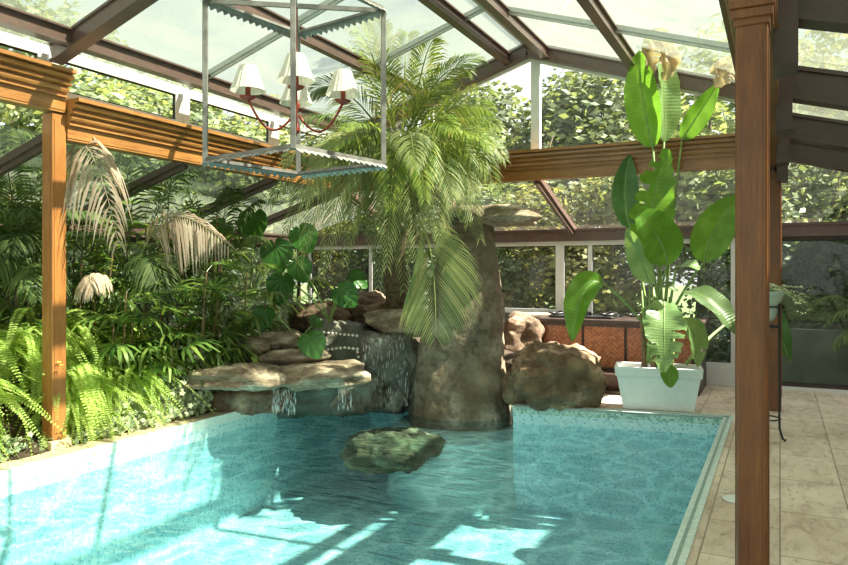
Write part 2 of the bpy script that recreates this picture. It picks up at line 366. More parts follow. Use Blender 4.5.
# planting bed, rising away from the pool
bm_ = MB(); NX, NY = 16, 40; vs = []
def bedz(x, y):
    u = max(0, (-5.80-x)/1.0); return min(.62, u*.55)+.05*noise.noise(V3((x*2, y*2, 3)))
for j in range(NY+1):
    for i in range(NX+1):
        x = -5.78-(2.15)*i/NX; y = -4+12.2*j/NY; vs.append((x, y, bedz(x, y)))
for j in range(13):
    pass
bm_.add(vs, [(j*(NX+1)+i, (j+1)*(NX+1)+i, (j+1)*(NX+1)+i+1, j*(NX+1)+i+1) for j in range(NY) for i in range(NX)])
vs = []
for j in range(9):
    for i in range(21):
        x = XLL+.02+5.2*i/20; y = 8.2-.0+2.65*j/8
        z = .45+.3*noise.noise(V3((x, y, 9)))
        if x > -5.9: y = max(y, 9.0) if j == 0 else y; 
        if j == 0 and x > -5.9: y = 9.0
        vs.append((x, y, z))
bm_.add(vs, [(j*21+i, j*21+i+1, (j+1)*21+i+1, (j+1)*21+i) for j in range(8) for i in range(20)])
tag(bm_.build('planting_bed', M['soil'], smooth=True), kind='structure')

# ---- pool
pool = empty('swimming_pool', (-3, 3.5, 0), label='turquoise mosaic swimming pool sunk beside the travertine deck', cat='swimming pool')
pl = MB(); n = len(PIN); off = V3((3, -3.5, 0))
for i in range(n):
    a = PIN[i]; b_ = PIN[(i+1) % n]
    pl.add([V3((a[0],a[1],-.085))+off, V3((b_[0],b_[1],-.085))+off, V3((b_[0],b_[1],DEEP))+off, V3((a[0],a[1],DEEP))+off], [(0,1,2,3)])
pl.build('basin_wall', M['mosaic'], pool, uv=True)
pl = MB(); pl.add([V3((x, y, DEEP))+off for x, y in PIN], [tuple(range(n-1, -1, -1))][:1])
pl.build('basin_floor', M['mosaic'], pool, uv=True)
pl = MB()
for i in (0, 1):
    a = PIN[i]; b_ = PIN[(i+1) % n]
    pl.add([V3((a[0],a[1],.004))+off, V3((b_[0],b_[1],.004))+off, V3((b_[0],b_[1],-.085))+off, V3((a[0],a[1],-.085))+off], [(0,1,2,3)])
for i in (2, 3, 4):
    a = PIN[i]; b_ = PIN[(i+1) % n]
    pl.add([V3((a[0],a[1],-.06))+off, V3((b_[0],b_[1],-.06))+off, V3((b_[0],b_[1],-.085))+off, V3((a[0],a[1],-.085))+off], [(0,1,2,3)])
pl.build('waterline_band', M['mosaic_edge'] , pool, uv=True)
pl = MB(); a = PIN[5]; b_ = PIN[6]
pl.add([V3((a[0],a[1],.004))+off, V3((b_[0],b_[1],.004))+off, V3((b_[0],b_[1],-.085))+off, V3((a[0],a[1],-.085))+off], [(0,1,2,3)])
pl.box((-5.58+3,-.6-3.5,-.06),(-5.551+3,6.6-3.5,.009)); pl.build('pale_edge_band', M['mosaic_pale'], pool, uv=True)
# round mosaic plinth carrying the stone pillar, its top a little under the water
pl = MB(); pl.lathe([(.98, DEEP), (.92, -.42), (.80, -.32), (0, -.30)], 40); qc = P(462, 272, 9.25)
pl.v = [(v_[0]+qc.x+3, v_[1]+qc.y-3.5, v_[2]) for v_ in pl.v]
pl.build('pillar_plinth', M['mosaic_pale'], pool, uv=True)
pl = MB()   # coping strip: right and back edges
pl.box((-.56,-.7,-.02),(-.525,8.475,.006)); pl.box((-.50,-.7,-.02),(-.46,8.58,.012))
pl.prism([(0,-.02),(.035,-.02),(.035,.006),(0,.006)], (-2.85,8.08,0), (-.56,8.47,0), V3((-.17,.985,0)))
pl.prism([(.06,-.02),(.11,-.02),(.11,.012),(.06,.012)], (-2.85,8.08,0), (-.47,8.485,0), V3((-.17,.985,0)))
for i_, v_ in enumerate(pl.v): pl.v[i_] = (v_[0]+3, v_[1]-3.5, v_[2])
pl.build('pale_coping', M['mosaic_pale'], pool, uv=True)
pl = MB(); pl.box((-.527,-.7,-.02),(-.498,8.5,.003))
pl.prism([(.035,-.02),(.06,-.02),(.06,.008),(.035,.008)], (-2.85,8.08,0), (-.5,8.48,0), V3((-.17,.985,0)))
for i_, v_ in enumerate(pl.v): pl.v[i_] = (v_[0]+3, v_[1]-3.5, v_[2])
pl.build('coping_channel', M['channel'], pool)
pl = MB(); pl.box((-5.82+3,-4-3.5,-.03),(-5.575+3,6.6-3.5,.008)); bevel(pl.build('limestone_edge', M['lime'], pool, uv=True), .01)
wt = MB(); wt.add([(x+(.001 if x < -3 else -.001), y, WATER) for x, y in PIN], [tuple(range(n-1, -1, -1))])
# orient upward
wt.f = [tuple(range(n))]
tag(wt.build('pool_water', M['water']), 'clear rippled turquoise water filling the mosaic pool', 'water', kind='stuff')

# ---- glazed roof: rafters, purlins, panes
def zroof(x): return 3.62+.325*(x-XL) if x <= XM else 3.62+.325*(XR-x)
tr_n = [0]
def trim(m, mat):
    tr_n[0] += 1; return tag(m.build('trim_%d' % tr_n[0], mat), kind='structure')
RY = [-2.4, -.7, 1.0, 2.65, 4.27, 5.9, 7.5, 9.0]
for y in RY:       # rafters: brown below, pale glazing bar on top
    heavy = abs(y-4.27) < .1
    for (xa, xb) in ((XL, XM), (XR, XM)):
        m = MB()
        if heavy and xa == XL or y == 9.0:
            m.bar((xa, y, zroof(xa)-.05), (xb, y, zroof(xb)-.05), .10, .14)
            m.bar((xa, y, zroof(xa)-.125), (xb, y, zroof(xb)-.125), .14, .02); m.bar((xa, y, zroof(xa)+.025), (xb, y, zroof(xb)+.025), .14, .02)
            trim(m, M['brownmetal'])
        m = MB(); m.bar((xa, y, zroof(xa)+.05), (xb, y, zroof(xb)+.05), .06, .05); m.bar((xa, y, zroof(xa)+.02), (xb, y, zroof(xb)+.02), .025, .05)
        trim(m, M['alu'])
for x, wd, ht in ((-5.6, .10, .13), (-4.42, .07, .12), (-3.24, .08, .13), (-2.72, .08, .13), (-1.55, .08, .13), (-.34, .10, .13)):
    m = MB(); z = zroof(x)-.04
    m.bar((x, YF, z), (x, YB, z), wd*.5, ht); m.bar((x, YF, z-ht/2), (x, YB, z-ht/2), wd*1.25, .018); m.bar((x, YF, z+ht/2), (x, YB, z+ht/2), wd*1.25, .018)
    trim(m, M['brownmetal'])
m = MB(); m.box((XM-.06, YF, zroof(XM)+.03), (XM+.06, YB, zroof(XM)+.12)); trim(m, M['alu'])
ceil = empty('ceiling', (XM, 3, 3.6), kind='structure')
def pane(a, b, c, d, mat, parent, name='glass_pane', th=.008):
    p = [V3(q)-parent.location for q in (a, b, c, d)]; nn = (p[1]-p[0]).cross(p[3]-p[0]).normalized()*th
    m = MB(); m.add(p+[q+nn for q in p], [(3,2,1,0),(4,5,6,7),(0,1,5,4),(1,2,6,5),(2,3,7,6),(3,0,4,7)])
    return m.build(name, mat, parent)
for y0, y1 in zip(RY[:-1], RY[1:]):
    for xa, xb in ((XL-.1, XM-.05), (XM+.05, XR+.1)):
        za, zb = zroof(max(xa, XL))+.07-(.03 if xa < XL else 0), zroof(min(xb, XR))+.07-(.03 if xb > XR else 0)
        pane((xa, y0+.02, za), (xb, y0+.02, zb), (xb, y1-.02, zb), (xa, y1-.02, za), M['roofglass'], ceil, 'roof_pane')
# back lean-to and left lean-to and right aisle roof panes
LX = [-7.9, -5.86, -4.4, -2.86, -1.4, -.08, 1.5, 3.15]
for x0, x1 in zip(LX[1:-1], LX[2:]):
    pane((x0, YB+.12, 2.86), (x0, YBB, 2.27), (x1, YBB, 2.27), (x1, YB+.12, 2.86), M['glass'], ceil, 'lean_to_pane')
for x in LX[1:]:
    m = MB(); m.bar((x, YB+.02, 2.84), (x, YBB+.02, 2.23), .11, .07); m.bar((x, YB+.02, 2.79), (x, YBB+.02, 2.18), .05, .08); trim(m, M['brownmetal'])
LY = [-2.4, .9, 2.65, 4.27, 5.9, 7.5, 9.0, 10.9]
for y0, y1 in zip(LY[:-1], LY[1:]):
    pane((XL-.12, y0, 2.86), (XL-.12, y1, 2.86), (XLL, y1, 2.27), (XLL, y0, 2.27), M['roofglass'], ceil, 'lean_to_pane')
    m = MB(); m.bar((XL-.05, y0, 2.84), (XLL, y0, 2.23), .11, .07); m.bar((XL-.05, y0, 2.79), (XLL, y0, 2.18), .05, .08); trim(m, M['brownmetal'])
# right aisle: heavy dark rafters falling to the right
RYA = [-2.4, .6, 2.35, 4.05, 5.85, 7.55, 9.0]
ra = lambda x: 3.02-.27*(x-XR)
for y in RYA:
    m = MB(); m.bar((XR+.05, y, ra(XR)-.02), (XRR, y, ra(XRR)-.02), .09, .20); m.bar((XR+.05, y, ra(XR)-.12), (XRR, y, ra(XRR)-.12), .16, .035)
    m.bar((XR+.05, y, ra(XR)+.09), (XRR, y, ra(XRR)+.09), .14, .03); trim(m, M['darkmetal'])
for y0, y1 in zip(RYA[:-1], RYA[1:]):
    pane((XR+.12, y0, ra(XR)+.14), (XRR, y0, ra(XRR)+.14), (XRR, y1, ra(XRR)+.14), (XR+.12, y1, ra(XR)+.14), M['roofglass'], ceil, 'aisle_pane')
for x in (1.8,):
    m = MB(); m.bar((x-.2, RYA[0], ra(x-.2)+.06), (x-.2, RYA[-1], ra(x-.2)+.06), .07, .09); trim(m, M['darkmetal'])
# eave wall plate of the right aisle (dark, above beam)
m = MB(); m.box((XR-.07, 3.45, ZB1+.01), (XR+.07, YB, zroof(XR)-.02)); 
for y in RYA[3:]:
    m.box((XR+.05, y-.14, 2.62), (XR+.16, y+.14, 3.2))
trim(m, M['darkmetal'])

# ---- clerestory windows on the left eave
def frame_window(name, a, b, z0, z1, plane, mat_f, mat_g, fw=.055, mull=(), th=.05):
    """window in a vertical plane: plane 'x' (runs along y at x=const) or 'y' (runs along x at y=const)"""
    k, (c,) = plane
    root = empty(name, ((c, (a+b)/2, z0) if k == 'x' else ((a+b)/2, c, z0)), kind='structure')
    def bx(mb, u0, u1, w0, w1, t0=-th/2, t1=th/2):
        h = (b-a)/2; mid = (a+b)/2
        if k == 'x': mb.box((t0, u0-mid, w0-z0), (t1, u1-mid, w1-z0))
        else: mb.box((u0-mid, t0, w0-z0), (u1-mid, t1, w1-z0))
    m = MB(); bx(m, a, b, z0, z0+fw); bx(m, a, b, z1-fw, z1); bx(m, a, a+fw, z0+fw, z1-fw); bx(m, b-fw, b, z0+fw, z1-fw)
    for q in mull: bx(m, q-fw/2, q+fw/2, z0+fw, z1-fw)
    bevel(m.build('window_frame', mat_f, root), .004)
    gsk = MB(); g_ = .012
    edges = sorted([a+fw]+[q+s*fw/2 for q in mull for s in (-1, 1)]+[b-fw])
    for e0, e1 in zip(edges[::2], edges[1::2]):
        bx(gsk, e0, e1, z0+fw, z0+fw+g_, -.012, .012); bx(gsk, e0, e1, z1-fw-g_, z1-fw, -.012, .012)
        bx(gsk, e0, e0+g_, z0+fw, z1-fw, -.012, .012); bx(gsk, e1-g_, e1, z0+fw, z1-fw, -.012, .012)
        gm_ = MB(); bx(gm_, e0, e1, z0+fw, z1-fw, -.004, .004); gm_.build('window_pane', mat_g, root)
    gsk.build('gasket', M['black'], root)
    return root
wn_ = 0
for y0, y1 in zip(RY[:-1], RY[1:]):
    wn_ += 1; z0 = 3.18 if y0 > 4 else 3.40
    frame_window('window_%d' % wn_, y0+.005, y1-.005, z0, 3.66, ('x', (XL-.12,)), M['white'], M['glass'], .10)
# ---- back gable
def gable_pane(x0, x1, n_):
    root = empty('window_%d' % n_, ((x0+x1)/2, YB+.06, 3.15), kind='structure')
    m = MB(); th = .008; l = root.location; pts = [V3((x0, 0, 3.2)), V3((x1, 0, 3.2)), V3((x1, 0, zroof(x1)-.12)), V3((x0, 0, zroof(x0)-.12))]
    q = [V3((p.x-l.x, 0, p.z-l.z)) for p in pts]; m.add(q+[p+V3((0, th, 0)) for p in q], [(0,1,2,3),(7,6,5,4),(0,4,5,1),(1,5,6,2),(2,6,7,3),(3,7,4,0)])
    m.build('window_pane', M['glass'], root)
for x0, x1 in ((-5.7, -4.42), (-4.36, -2.94), (-2.82, -1.5), (-1.44, -.15)):
    wn_ += 1; gable_pane(x0, x1, wn_)
m = MB(); m.box((-2.94, YB+.03, 3.15), (-2.82, YB+.1, zroof(-2.9)-.03)); trim(m, M['white'])
m = MB(); m.box((-4.42, YB+.04, 3.15), (-4.38, YB+.09, zroof(-4.4)-.05)); trim(m, M['white'])
for (xa, xb) in ((XL, XM), (XR, XM)):
    m = MB(); m.bar((xa, YB+.06, zroof(xa)-.14), (xb, YB+.06, zroof(xb)-.14), .05, .06); trim(m, M['white'])
# ---- outer walls: low plinth, glass, head rail
def headrail(a, b): 
    m = MB(); m.bar(a, b, .14, .16); a2 = V3(a)+V3((0,0,.09)); b2 = V3(b)+V3((0,0,.09)); m.bar(a2, b2, .2, .03); trim(m, M['brownmetal'])
headrail((XLL, YBB, ZLOW), (XRR, YBB, ZLOW)); headrail((XLL, YF, ZLOW), (XLL, YBB, ZLOW))
m = MB(); m.box((XLL-.1, YBB-.08, -.1), (-3.12, YBB+.1, .95)); tag(m.build('wall_back', M['concrete']), kind='structure')
m = MB(); m.box((XLL-.1, YF, -.1), (XLL+.1, YBB-.08, .45)); tag(m.build('wall_left', M['concrete']), kind='structure')
wn_ += 1; frame_window('window_%d' % wn_, XLL+.1, -3.07, .95, 2.08, ('y', (YBB,)), M['white'], M['glass'], .07, (-6.5, -4.9))
wn_ += 1; frame_window('window_%d' % wn_, -3.07, -.55, .25, 2.08, ('y', (YBB,)), M['white'], M['glass'], .07, (-2.6,))
wn_ += 1; frame_window('window_%d' % wn_, -.55, 3.1, .04, 2.08, ('y', (YBB,)), M['darkmetal'], M['darkglass'], .05, (1.6,))
for i in range(6):
    wn_ += 1; y0 = -2.4+i*2.2; frame_window('window_%d' % wn_, y0, y0+2.16, .45, 2.08, ('x', (XLL,)), M['darkmetal'], M['darkglass'], .05)
m = MB(); m.box((-3.07, YBB-.05, 0), (-.55, YBB+.08, .25)); m.box((-.55, YBB-.03, 0), (XRR, YBB+.06, .045)); tag(m.build('baseboard_back', M['white']), kind='structure')
# unseen wall added right of the deck to shade that side of the pool
m = MB(); m.box((XRR, -5, -.1), (XRR+.3, 14, 5.7)); tag(m.build('shade_wall_right', M['render']), kind='structure')

# ================================================================== WOODEN POSTS AND BEAMS
CORN = [(-.07, 0), (.07, 0), (.07, .135), (.10, .135), (.10, .15), (.085, .155), (.085, .175), (.115, .18), (.125, .20), (.125, .21), (.105, .215), (.105, .232),
        (.15, .24), (.155, .258), (.13, .262), (.13, .28), (.185, .292), (.195, .315), (.165, .318), (.165, .333), (.22, .338), (.22, .37), (-.07, .37)]
def beam(name, a, b, side, mat, label):
    o = empty(name, a, label=label, cat='beam'); L = V3(b)-V3(a)
    m = MB(); m.prism(CORN[:3]+[(-.07, .135)], (0,0,0), L, side); m.build('fascia_board', mat, o)
    m = MB(); m.prism([(-.07, .135)]+CORN[3:], (0,0,0), L, side); m.build('cornice', mat, o)
    m = MB()
    for z, q in ((.02, .076), (.11, .078)): m.prism([(q-.03, z), (q, z), (q, z+.008), (q-.03, z+.008)], (0,0,0), L, side)
    m.build('beading', mat, o); return o
beam('wooden_beam', (XL, 4.34, 2.80), (XL, 9.06, 2.80), (1, 0, 0), M['gold'], 'golden varnished wooden beam with cornice, lower one running from left post to back')
beam('wooden_beam', (XL, -2.5, 3.04), (XL, 4.32, 3.04), (1, 0, 0), M['gold'], 'golden wooden cornice beam cut off by left picture edge, above left post')
beam('wooden_beam', (XL+.1, YB-.02, 2.80), (XR-.09, YB-.02, 2.80), (0, -1, 0), M['gold_x'], 'wooden cornice beam across the back gable behind tall potted plant')
beam('wooden_beam', (XR, 3.42, 2.80), (XR, 8.9, 2.80), (-1, 0, 0), M['red_z'], 'shaded wooden beam running back from top of nearest right post')
def post(x, y, z1, s, mat, label, cap=True, plinth=True, z0=0):
    o = empty('wooden_post', (x, y, z0), label=label, cat='post')
    m = MB(); m.box((-s/2, -s/2, .09 if plinth else .004), (s/2, s/2, z1)); bevel(m.build('shaft', mat, o), .012, 2)
    m = MB()
    for sx, sy in ((1,0),(-1,0),(0,1),(0,-1)):
        a = s/2
        if sx: m.box((sx*a-.004, -a+.022, .15), (sx*a+.004, a-.022, z1-.06))
        else: m.box((-a+.022, sy*a-.004, .15), (a-.022, sy*a+.004, z1-.06))
    m.build('face_panel', mat, o)
    if plinth: m = MB(); m.box((-s/2-.03, -s/2-.03, -.01), (s/2+.03, s/2+.03, .09)); bevel(m.build('stone_plinth', M['lime'], o), .01)
    if cap:
        m = MB(); 
        for z, q in ((.0, .008), (.03, .02), (.07, .028)): m.box((-s/2-q, -s/2-q, z1+z-.02), (s/2+q, s/2+q, z1+z+.02))
        bevel(m.build('capital', mat, o), .005)
    return o
post(XL-.02, 4.27, 3.03, .145, M['gold_z'], 'golden varnished wooden post rising from ferns at left poolside', cap=False)
post(XR-.026, 3.36, 2.66, .124, M['red_z'], 'nearest reddish brown wooden post standing on travertine deck at right', plinth=False)
post(XR, 9.2, 2.66, .19, M['red_z'], 'farther wooden post behind plant stand, partly hidden by nearest post', plinth=False)

# ================================================================== ROCKS
def rock(name, px, py, d, wpx, hpx, dep, mat, label, seed=0, cat='rock', group=None, pw=2.6, rough=.16, fine=.05, sub=None, tilt=0, rz=None, taper=0, kind=None, strata=0):
    """blocky boulder: superellipsoid with layered noise"""
    c = P(px, py, d); a = wpx*d/FPX/2; hz = hpx*d/FPX/2; b_ = dep/2
    nu, nv = 84, 50; vs = []; mn = min(a, b_, hz)
    sg = lambda v, e: math.copysign(abs(v)**e, v)
    e = 2/pw
    for j in range(nv+1):
        ph = -PI/2+PI*j/nv
        for i in range(nu):
            th = 2*PI*i/nu
            p = V3((sg(math.cos(ph), e)*sg(math.cos(th), e), sg(math.cos(ph), e)*sg(math.sin(th), e), sg(math.sin(ph), e)))
            q = V3((p.x*a, p.y*b_, p.z*hz)); s_ = seed*7.3
            k = 1+rough*2*noise.noise(V3((p.x*1.3+s_, p.y*1.3, p.z*1.1)))+rough*noise.noise(V3((q.x*3/(mn+.2)*.6, q.y*2+s_, q.z*3)))
            q = V3((q.x*k, q.y*k, q.z*(1+(k-1)*.7)))
            cr = noise.noise(V3((q.x*2.6+s_, q.y*2.6, q.z*3.2))); cr2 = noise.noise(V3((q.x*5.5, q.y*5.5+s_, q.z*7)))
            q -= p.normalized()*mn*(.13*max(0, 1-abs(cr)*9)+.07*max(0, 1-abs(cr2)*7))
            dsp = fine*1.3*mn*(noise.noise(V3((q.x*7+s_, q.y*7, q.z*9)))+.5*noise.noise(V3((q.x*17, q.y*17+s_, q.z*19))))
            q += p.normalized()*dsp*2
            if strata: q += V3((p.x, p.y, 0))*strata*mn*noise.noise(V3((s_, s_*2, q.z*11+.5*noise.noise(V3((q.x*2, q.y*2, 0))))))*1.6
            if taper: q.x *= 1-taper*(p.z*.5+.5); q.y *= 1-taper*(p.z*.5+.5)
            vs.append(q)
    m = MB(); m.add(vs, [(j*nu+i, j*nu+(i+1) % nu, (j+1)*nu+(i+1) % nu, (j+1)*nu+i) for j in range(nv) for i in range(nu)])
    o = m.build(name, mat, None, smooth=True, loc=c, rot=(0, tilt, YAW if rz is None else rz))
    return tag(o, label, cat, group, kind)
# standing stone column
def column():
    rows = [(-.34, 407, 513, .62), (-.2, 410, 509, .60), (.0, 413, 508, .58), (.3, 415, 507, .55), (.7, 420, 504, .5), (1.1, 428, 502, .47), (1.5, 433, 499, .44), (1.9, 441, 495, .40), (2.2, 446, 491, .36), (2.28, 452, 486, .3)]
    d = 9.2; base = P(460, 272, d); base.z = 0; N = 90; vs = []
    R_ = []
    for k in range(len(rows)-1):
        for q in range(7):
            t_ = q/7; R_.append([a+(b-a)*t_ for a, b in zip(rows[k], rows[k+1])])
    R_.append(rows[-1])
    for z, x0, x1, dp in R_:
        cx = ((x0+x1)/2-460)*d/FPX; rx = (x1-x0)/2*d/FPX
        for i in range(N):
            th = 2*PI*i/N; cs, sn = math.cos(th), math.sin(th)
            kx = math.copysign(abs(cs)**.8, cs); ky = math.copysign(abs(sn)**.8, sn)
            p = V3((cx+rx*kx, dp*ky, z)); s_ = noise.noise(V3((p.x*1.6, p.y*1.6, z*1.3)))*.07+noise.noise(V3((p.x*5, p.y*5, z*4)))*.035+noise.noise(V3((p.x*14, p.y*14, z*12)))*.02-.02*max(0, 1-abs(noise.noise(V3((p.x*2.2, p.y*2.2, z*1.2+4))))*12)
            p.x += s_*kx*.7; p.y += s_*ky; vs.append(p)
    m = MB(); K = len(R_); m.add(vs, [(j*N+i, j*N+(i+1) % N, (j+1)*N+(i+1) % N, (j+1)*N+i) for j in range(K-1) for i in range(N)]+[tuple((K-1)*N+i for i in range(N)), tuple(range(N-1, -1, -1))])
    tag(m.build('standing_stone', M['stone_grey'], smooth=True, loc=base, rot=(0, 0, YAW)), 'tall grey natural stone pillar rising from the back edge of pool', 'rock')
column()
rock('cap_stone', 490, 216, 9.15, 100, 20, 1.1, M['stone_tan'], 'flat ledge stone lying on top of tall stone pillar', 3, pw=3.2, rough=.14, strata=.15)
rock('boulder', 553, 377, 8.55, 92, 62, .85, M['stone_boulder'], 'large rounded brown boulder sitting on pool edge left of white planter', 5, pw=2.7, rough=.13, tilt=R(4))
rock('boulder', 514, 389, 8.75, 26, 34, .4, M['stone_boulder'], 'small brown boulder wedged between stone pillar and large rounded boulder', 8)
rock('boulder', 519, 350, 10.1, 44, 66, .45, M['stone_brown'], 'upright rock behind boulders, right of the stone pillar', 9, pw=3)
rock('submerged_rock', 389, 449, 8.4, 88, 36, .9, M['stone_olive'], 'mossy olive rock lying just under the pool water', 11, rough=.14, fine=.1)
# ledge on the left
LEDGE = [
 (236, 376, 8.1, 92, 22, .9, 'stone_tan', 'pale flat ledge slab beside ivy, left end of ledge', 1, 3.0),
 (318, 374, 8.35, 92, 24, 1.0, 'stone_tan', 'flat overhanging ledge slab where water trickles into pool', 2, 3.0),
 (290, 358, 8.75, 84, 18, .7, 'stone_tan', 'long tan slab on ledge below broad green leaf', 4, 3.0),
 (246, 345, 8.7, 48, 18, .5, 'stone_tan', 'small tan stone on ledge nearest the finger leaved palm', 6, 2.6),
 (281, 339, 8.95, 50, 20, .6, 'stone_tan', 'rounded tan stone topmost on left ledge', 7, 2.6),
 (240, 398, 8.35, 96, 30, .6, 'stone_brown', 'brown rock under ledge, beside pale pool wall', 10, 2.8),
 (322, 394, 9.0, 110, 46, .5, 'stone_wet', 'dark wet rock in shade beneath overhanging ledge', 12, 3.2),
 (322, 318, 9.75, 62, 34, .7, 'stone_brown', 'grey brown rock above the two rows of white pebbles', 13, 2.6),
 (366, 312, 10.0, 66, 40, .7, 'stone_brown', 'rounded reddish brown rock at top behind waterfall', 14, 2.5),
 (404, 322, 9.5, 70, 26, .7, 'stone_tan', 'tan layered rock at lip of waterfall beside pillar', 15, 3.2),
 (384, 372, 9.3, 62, 78, .5, 'stone_wet', 'tall flat wet grey slab behind the falling water', 16, 3.6),
 (335, 352, 9.35, 62, 62, .5, 'stone_wet', 'wet grey rock set with two rows of white pebbles', 17, 3.0),
 (416, 380, 9.35, 26, 66, .4, 'stone_wet', 'narrow wet rock squeezed between waterfall slab and pillar', 18, 3.0)]
for px, py, d, w_, h_, dp, mt, lb, sd_, pw in LEDGE:
    rock('ledge_rock', px, py, d, w_, h_, dp, M[mt], lb, sd_, pw=pw, rough=.15, strata=.22 if mt == 'stone_tan' else .05)
# white pebbles inlaid in two rows and one upright line
def pebble_at(p, r, k, lab, grp):
    m = MB(); nu, nv = 8, 5
    vs = [V3((math.cos(-PI/2+PI*j/nv)*math.cos(2*PI*i/nu)*r, math.cos(-PI/2+PI*j/nv)*math.sin(2*PI*i/nu)*r*.7, math.sin(-PI/2+PI*j/nv)*r*.8)) for j in range(nv+1) for i in range(nu)]
    m.add(vs, [(j*nu+i, j*nu+(i+1) % nu, (j+1)*nu+(i+1) % nu, (j+1)*nu+i) for j in range(nv) for i in range(nu)])
    o = m.build('white_pebble', M['pebble'], smooth=True, loc=p); tag(o, lab, 'pebble', grp)
for k in range(9): pebble_at(P(324+k*4.1, 332.5+k*.4, 9.0), .021, k, 'white pebble in upper of two rows set in wet rock', 'pebbles in the upper row')
for k in range(8): pebble_at(P(328+k*4.2, 347.5+abs(k-4)*.5, 9.0), .024, k, 'white pebble in lower of two rows set in wet rock', 'pebbles in the lower row')
for k in range(6): pebble_at(P(357.5+math.sin(k)*1.2, 352+k*5, 9.0), .02, k, 'white pebble in short upright line beside waterfall slab', 'pebbles in the upright line')
# stacked slate pier left of hot tub
o = empty('stone_pier', P(538, 385, 10.6), YAW, 'small pier of stacked thin grey stones left of hot tub', 'pier'); o.location.z = 0
for k in range(12):
    m = MB(); zz = k*.078; wx = .22+random.uniform(-.025, .02)
    m.box((-wx, -.15, zz+.004), (wx, .15, zz+.074)); bevel(m.build('stone_course', M['stone_boulder'] if k % 2 else M['stone_brown'], o), .012)
m = MB(); m.box((-.3, -.18, .94), (.3, .18, .985)); bevel(m.build('top_slab', M['lime'], o), .008)

# falling water
def fall(px0, px1, ytop, ybot, d, n_, name, label, seed):
    random.seed(seed); m = MB()
    for i in range(n_):
        x = random.uniform(px0, px1); y = ytop+(ybot-ytop)*random.random(); L = random.uniform(.02, .09); p = P(x, y, d+random.uniform(-.06, .06)); r = random.uniform(.0012, .0036)
        m.tube([p, p-V3((0,0,L*.5)), p-V3((0,0,L))], [r*.3, r, r*.6], 5)
    tag(m.build(name, M['drops'], smooth=True), label, 'water', kind='stuff')
fall(272, 296, 386, 410, 8.0, 150, 'water_drops', 'white water drops falling from overhanging ledge into pool', 3)
fall(338, 352, 378, 406, 8.15, 60, 'water_drops', 'thin trickle dropping from right end of ledge slab', 4)
fall(362, 408, 334, 404, 8.85, 220, 'waterfall', 'fine curtain of drops running down tall wet slab', 5)

# ================================================================== PLANTS
def bez(p0, c, p2, t): return p0*(1-t)**2+c*2*t*(1-t)+p2*t*t
def pinnate(p0, c, p2, n, ll, lw, opn=55, droop=.35, start=.12, rr=.012, vee=.15, jit=.12, side=None):
    """feather leaf on a curved rachis, as verts and faces"""
    m = MB(); p0, c, p2 = V3(p0), V3(c), V3(p2)
    m.tube([bez(p0, c, p2, k/8) for k in range(9)], [rr*(1-.85*k/8) for k in range(9)], 4)
    co, so = math.cos(R(opn)), math.sin(R(opn))
    for i in range(n):
        t_ = start+(1-start)*(i+.5)/n; q = bez(p0, c, p2, t_); T = (bez(p0, c, p2, min(1, t_+.02))-bez(p0, c, p2, t_-.02)).normalized()
        S = T.cross(V3((0,0,1)) if side is None else V3(side))
        if S.length < .15: S = T.cross(V3((1,0,0)))
        S.normalize(); U = S.cross(T); pr = max(.22, math.sin(PI*min(.97, .12+.83*t_**.8)))
        for s in (-1, 1):
            L = ll*pr*random.uniform(1-jit, 1+jit); k2 = 1+.25*(t_-.5)
            D = (T*co*k2+S*s*so+U*(vee+random.uniform(-jit, jit))).normalized(); W = D.cross(U).normalized()*lw*(.6+.4*pr)/2
            a = q; b1 = q+D*L*.4-V3((0,0,droop*L*.08)); c1 = q+D*L*.75-V3((0,0,droop*L*.35)); e = q+D*L*.97-V3((0,0,droop*L*.75))
            m.add([a, b1+W, b1-W, c1+W*.8, c1-W*.8, e], [(0,1,2),(1,3,4,2),(3,5,4)])
    return m
def paddle(p0, c, p2, wd, N, fold=.25, torn=0, wav=.03, n_=34):
    """broad banana-like blade along a curved midrib, facing N"""
    m = MB(); p0, c, p2, N = V3(p0), V3(c), V3(p2), V3(N).normalized(); us = (-1, -.66, -.33, 0, .33, .66, 1); vs = []
    for k in range(n_+1):
        t_ = k/n_; q = bez(p0, c, p2, t_); T = (bez(p0, c, p2, min(1, t_+.02))-bez(p0, c, p2, max(0, t_-.02))).normalized()
        S = T.cross(N).normalized(); U = S.cross(T).normalized(); pr = math.sin(PI*(t_**.85))**.6 if 0 < t_ < 1 else .03
        if t_ > .75: pr *= 1-.12*(t_-.75)
        for u in us:
            rg = (torn*random.uniform(-1, 1)*abs(u)**2)*wd
            vs.append(q+S*u*wd*pr*.5*(1+torn*.4*random.uniform(-1, .4)*(abs(u) == 1))+U*(fold*abs(u)*wd*.5*pr+wav*wd*math.sin(t_*17+u*3)*abs(u))+T*rg*.3)
    w_ = len(us)
    cut = set()
    if torn > .12:
        for _ in range(int(torn*22)):
            k = random.randrange(3, n_-2); sd2 = random.choice((0, 1)); cut |= {(k, j) for j in ((0, 1) if sd2 else (4, 5))}
    m.add(vs, [(k*w_+j, k*w_+j+1, (k+1)*w_+j+1, (k+1)*w_+j) for k in range(n_) for j in range(w_-1) if (k, j) not in cut])
    m.uvs = [(us[i % w_], (i//w_)/n_) for i in range(len(vs))]
    return m
def rib(p0, c, p2, r=.012):
    m = MB(); m.tube([bez(V3(p0), V3(c), V3(p2), k/10) for k in range(11)], [r*(1-.8*k/10) for k in range(11)], 5); return m
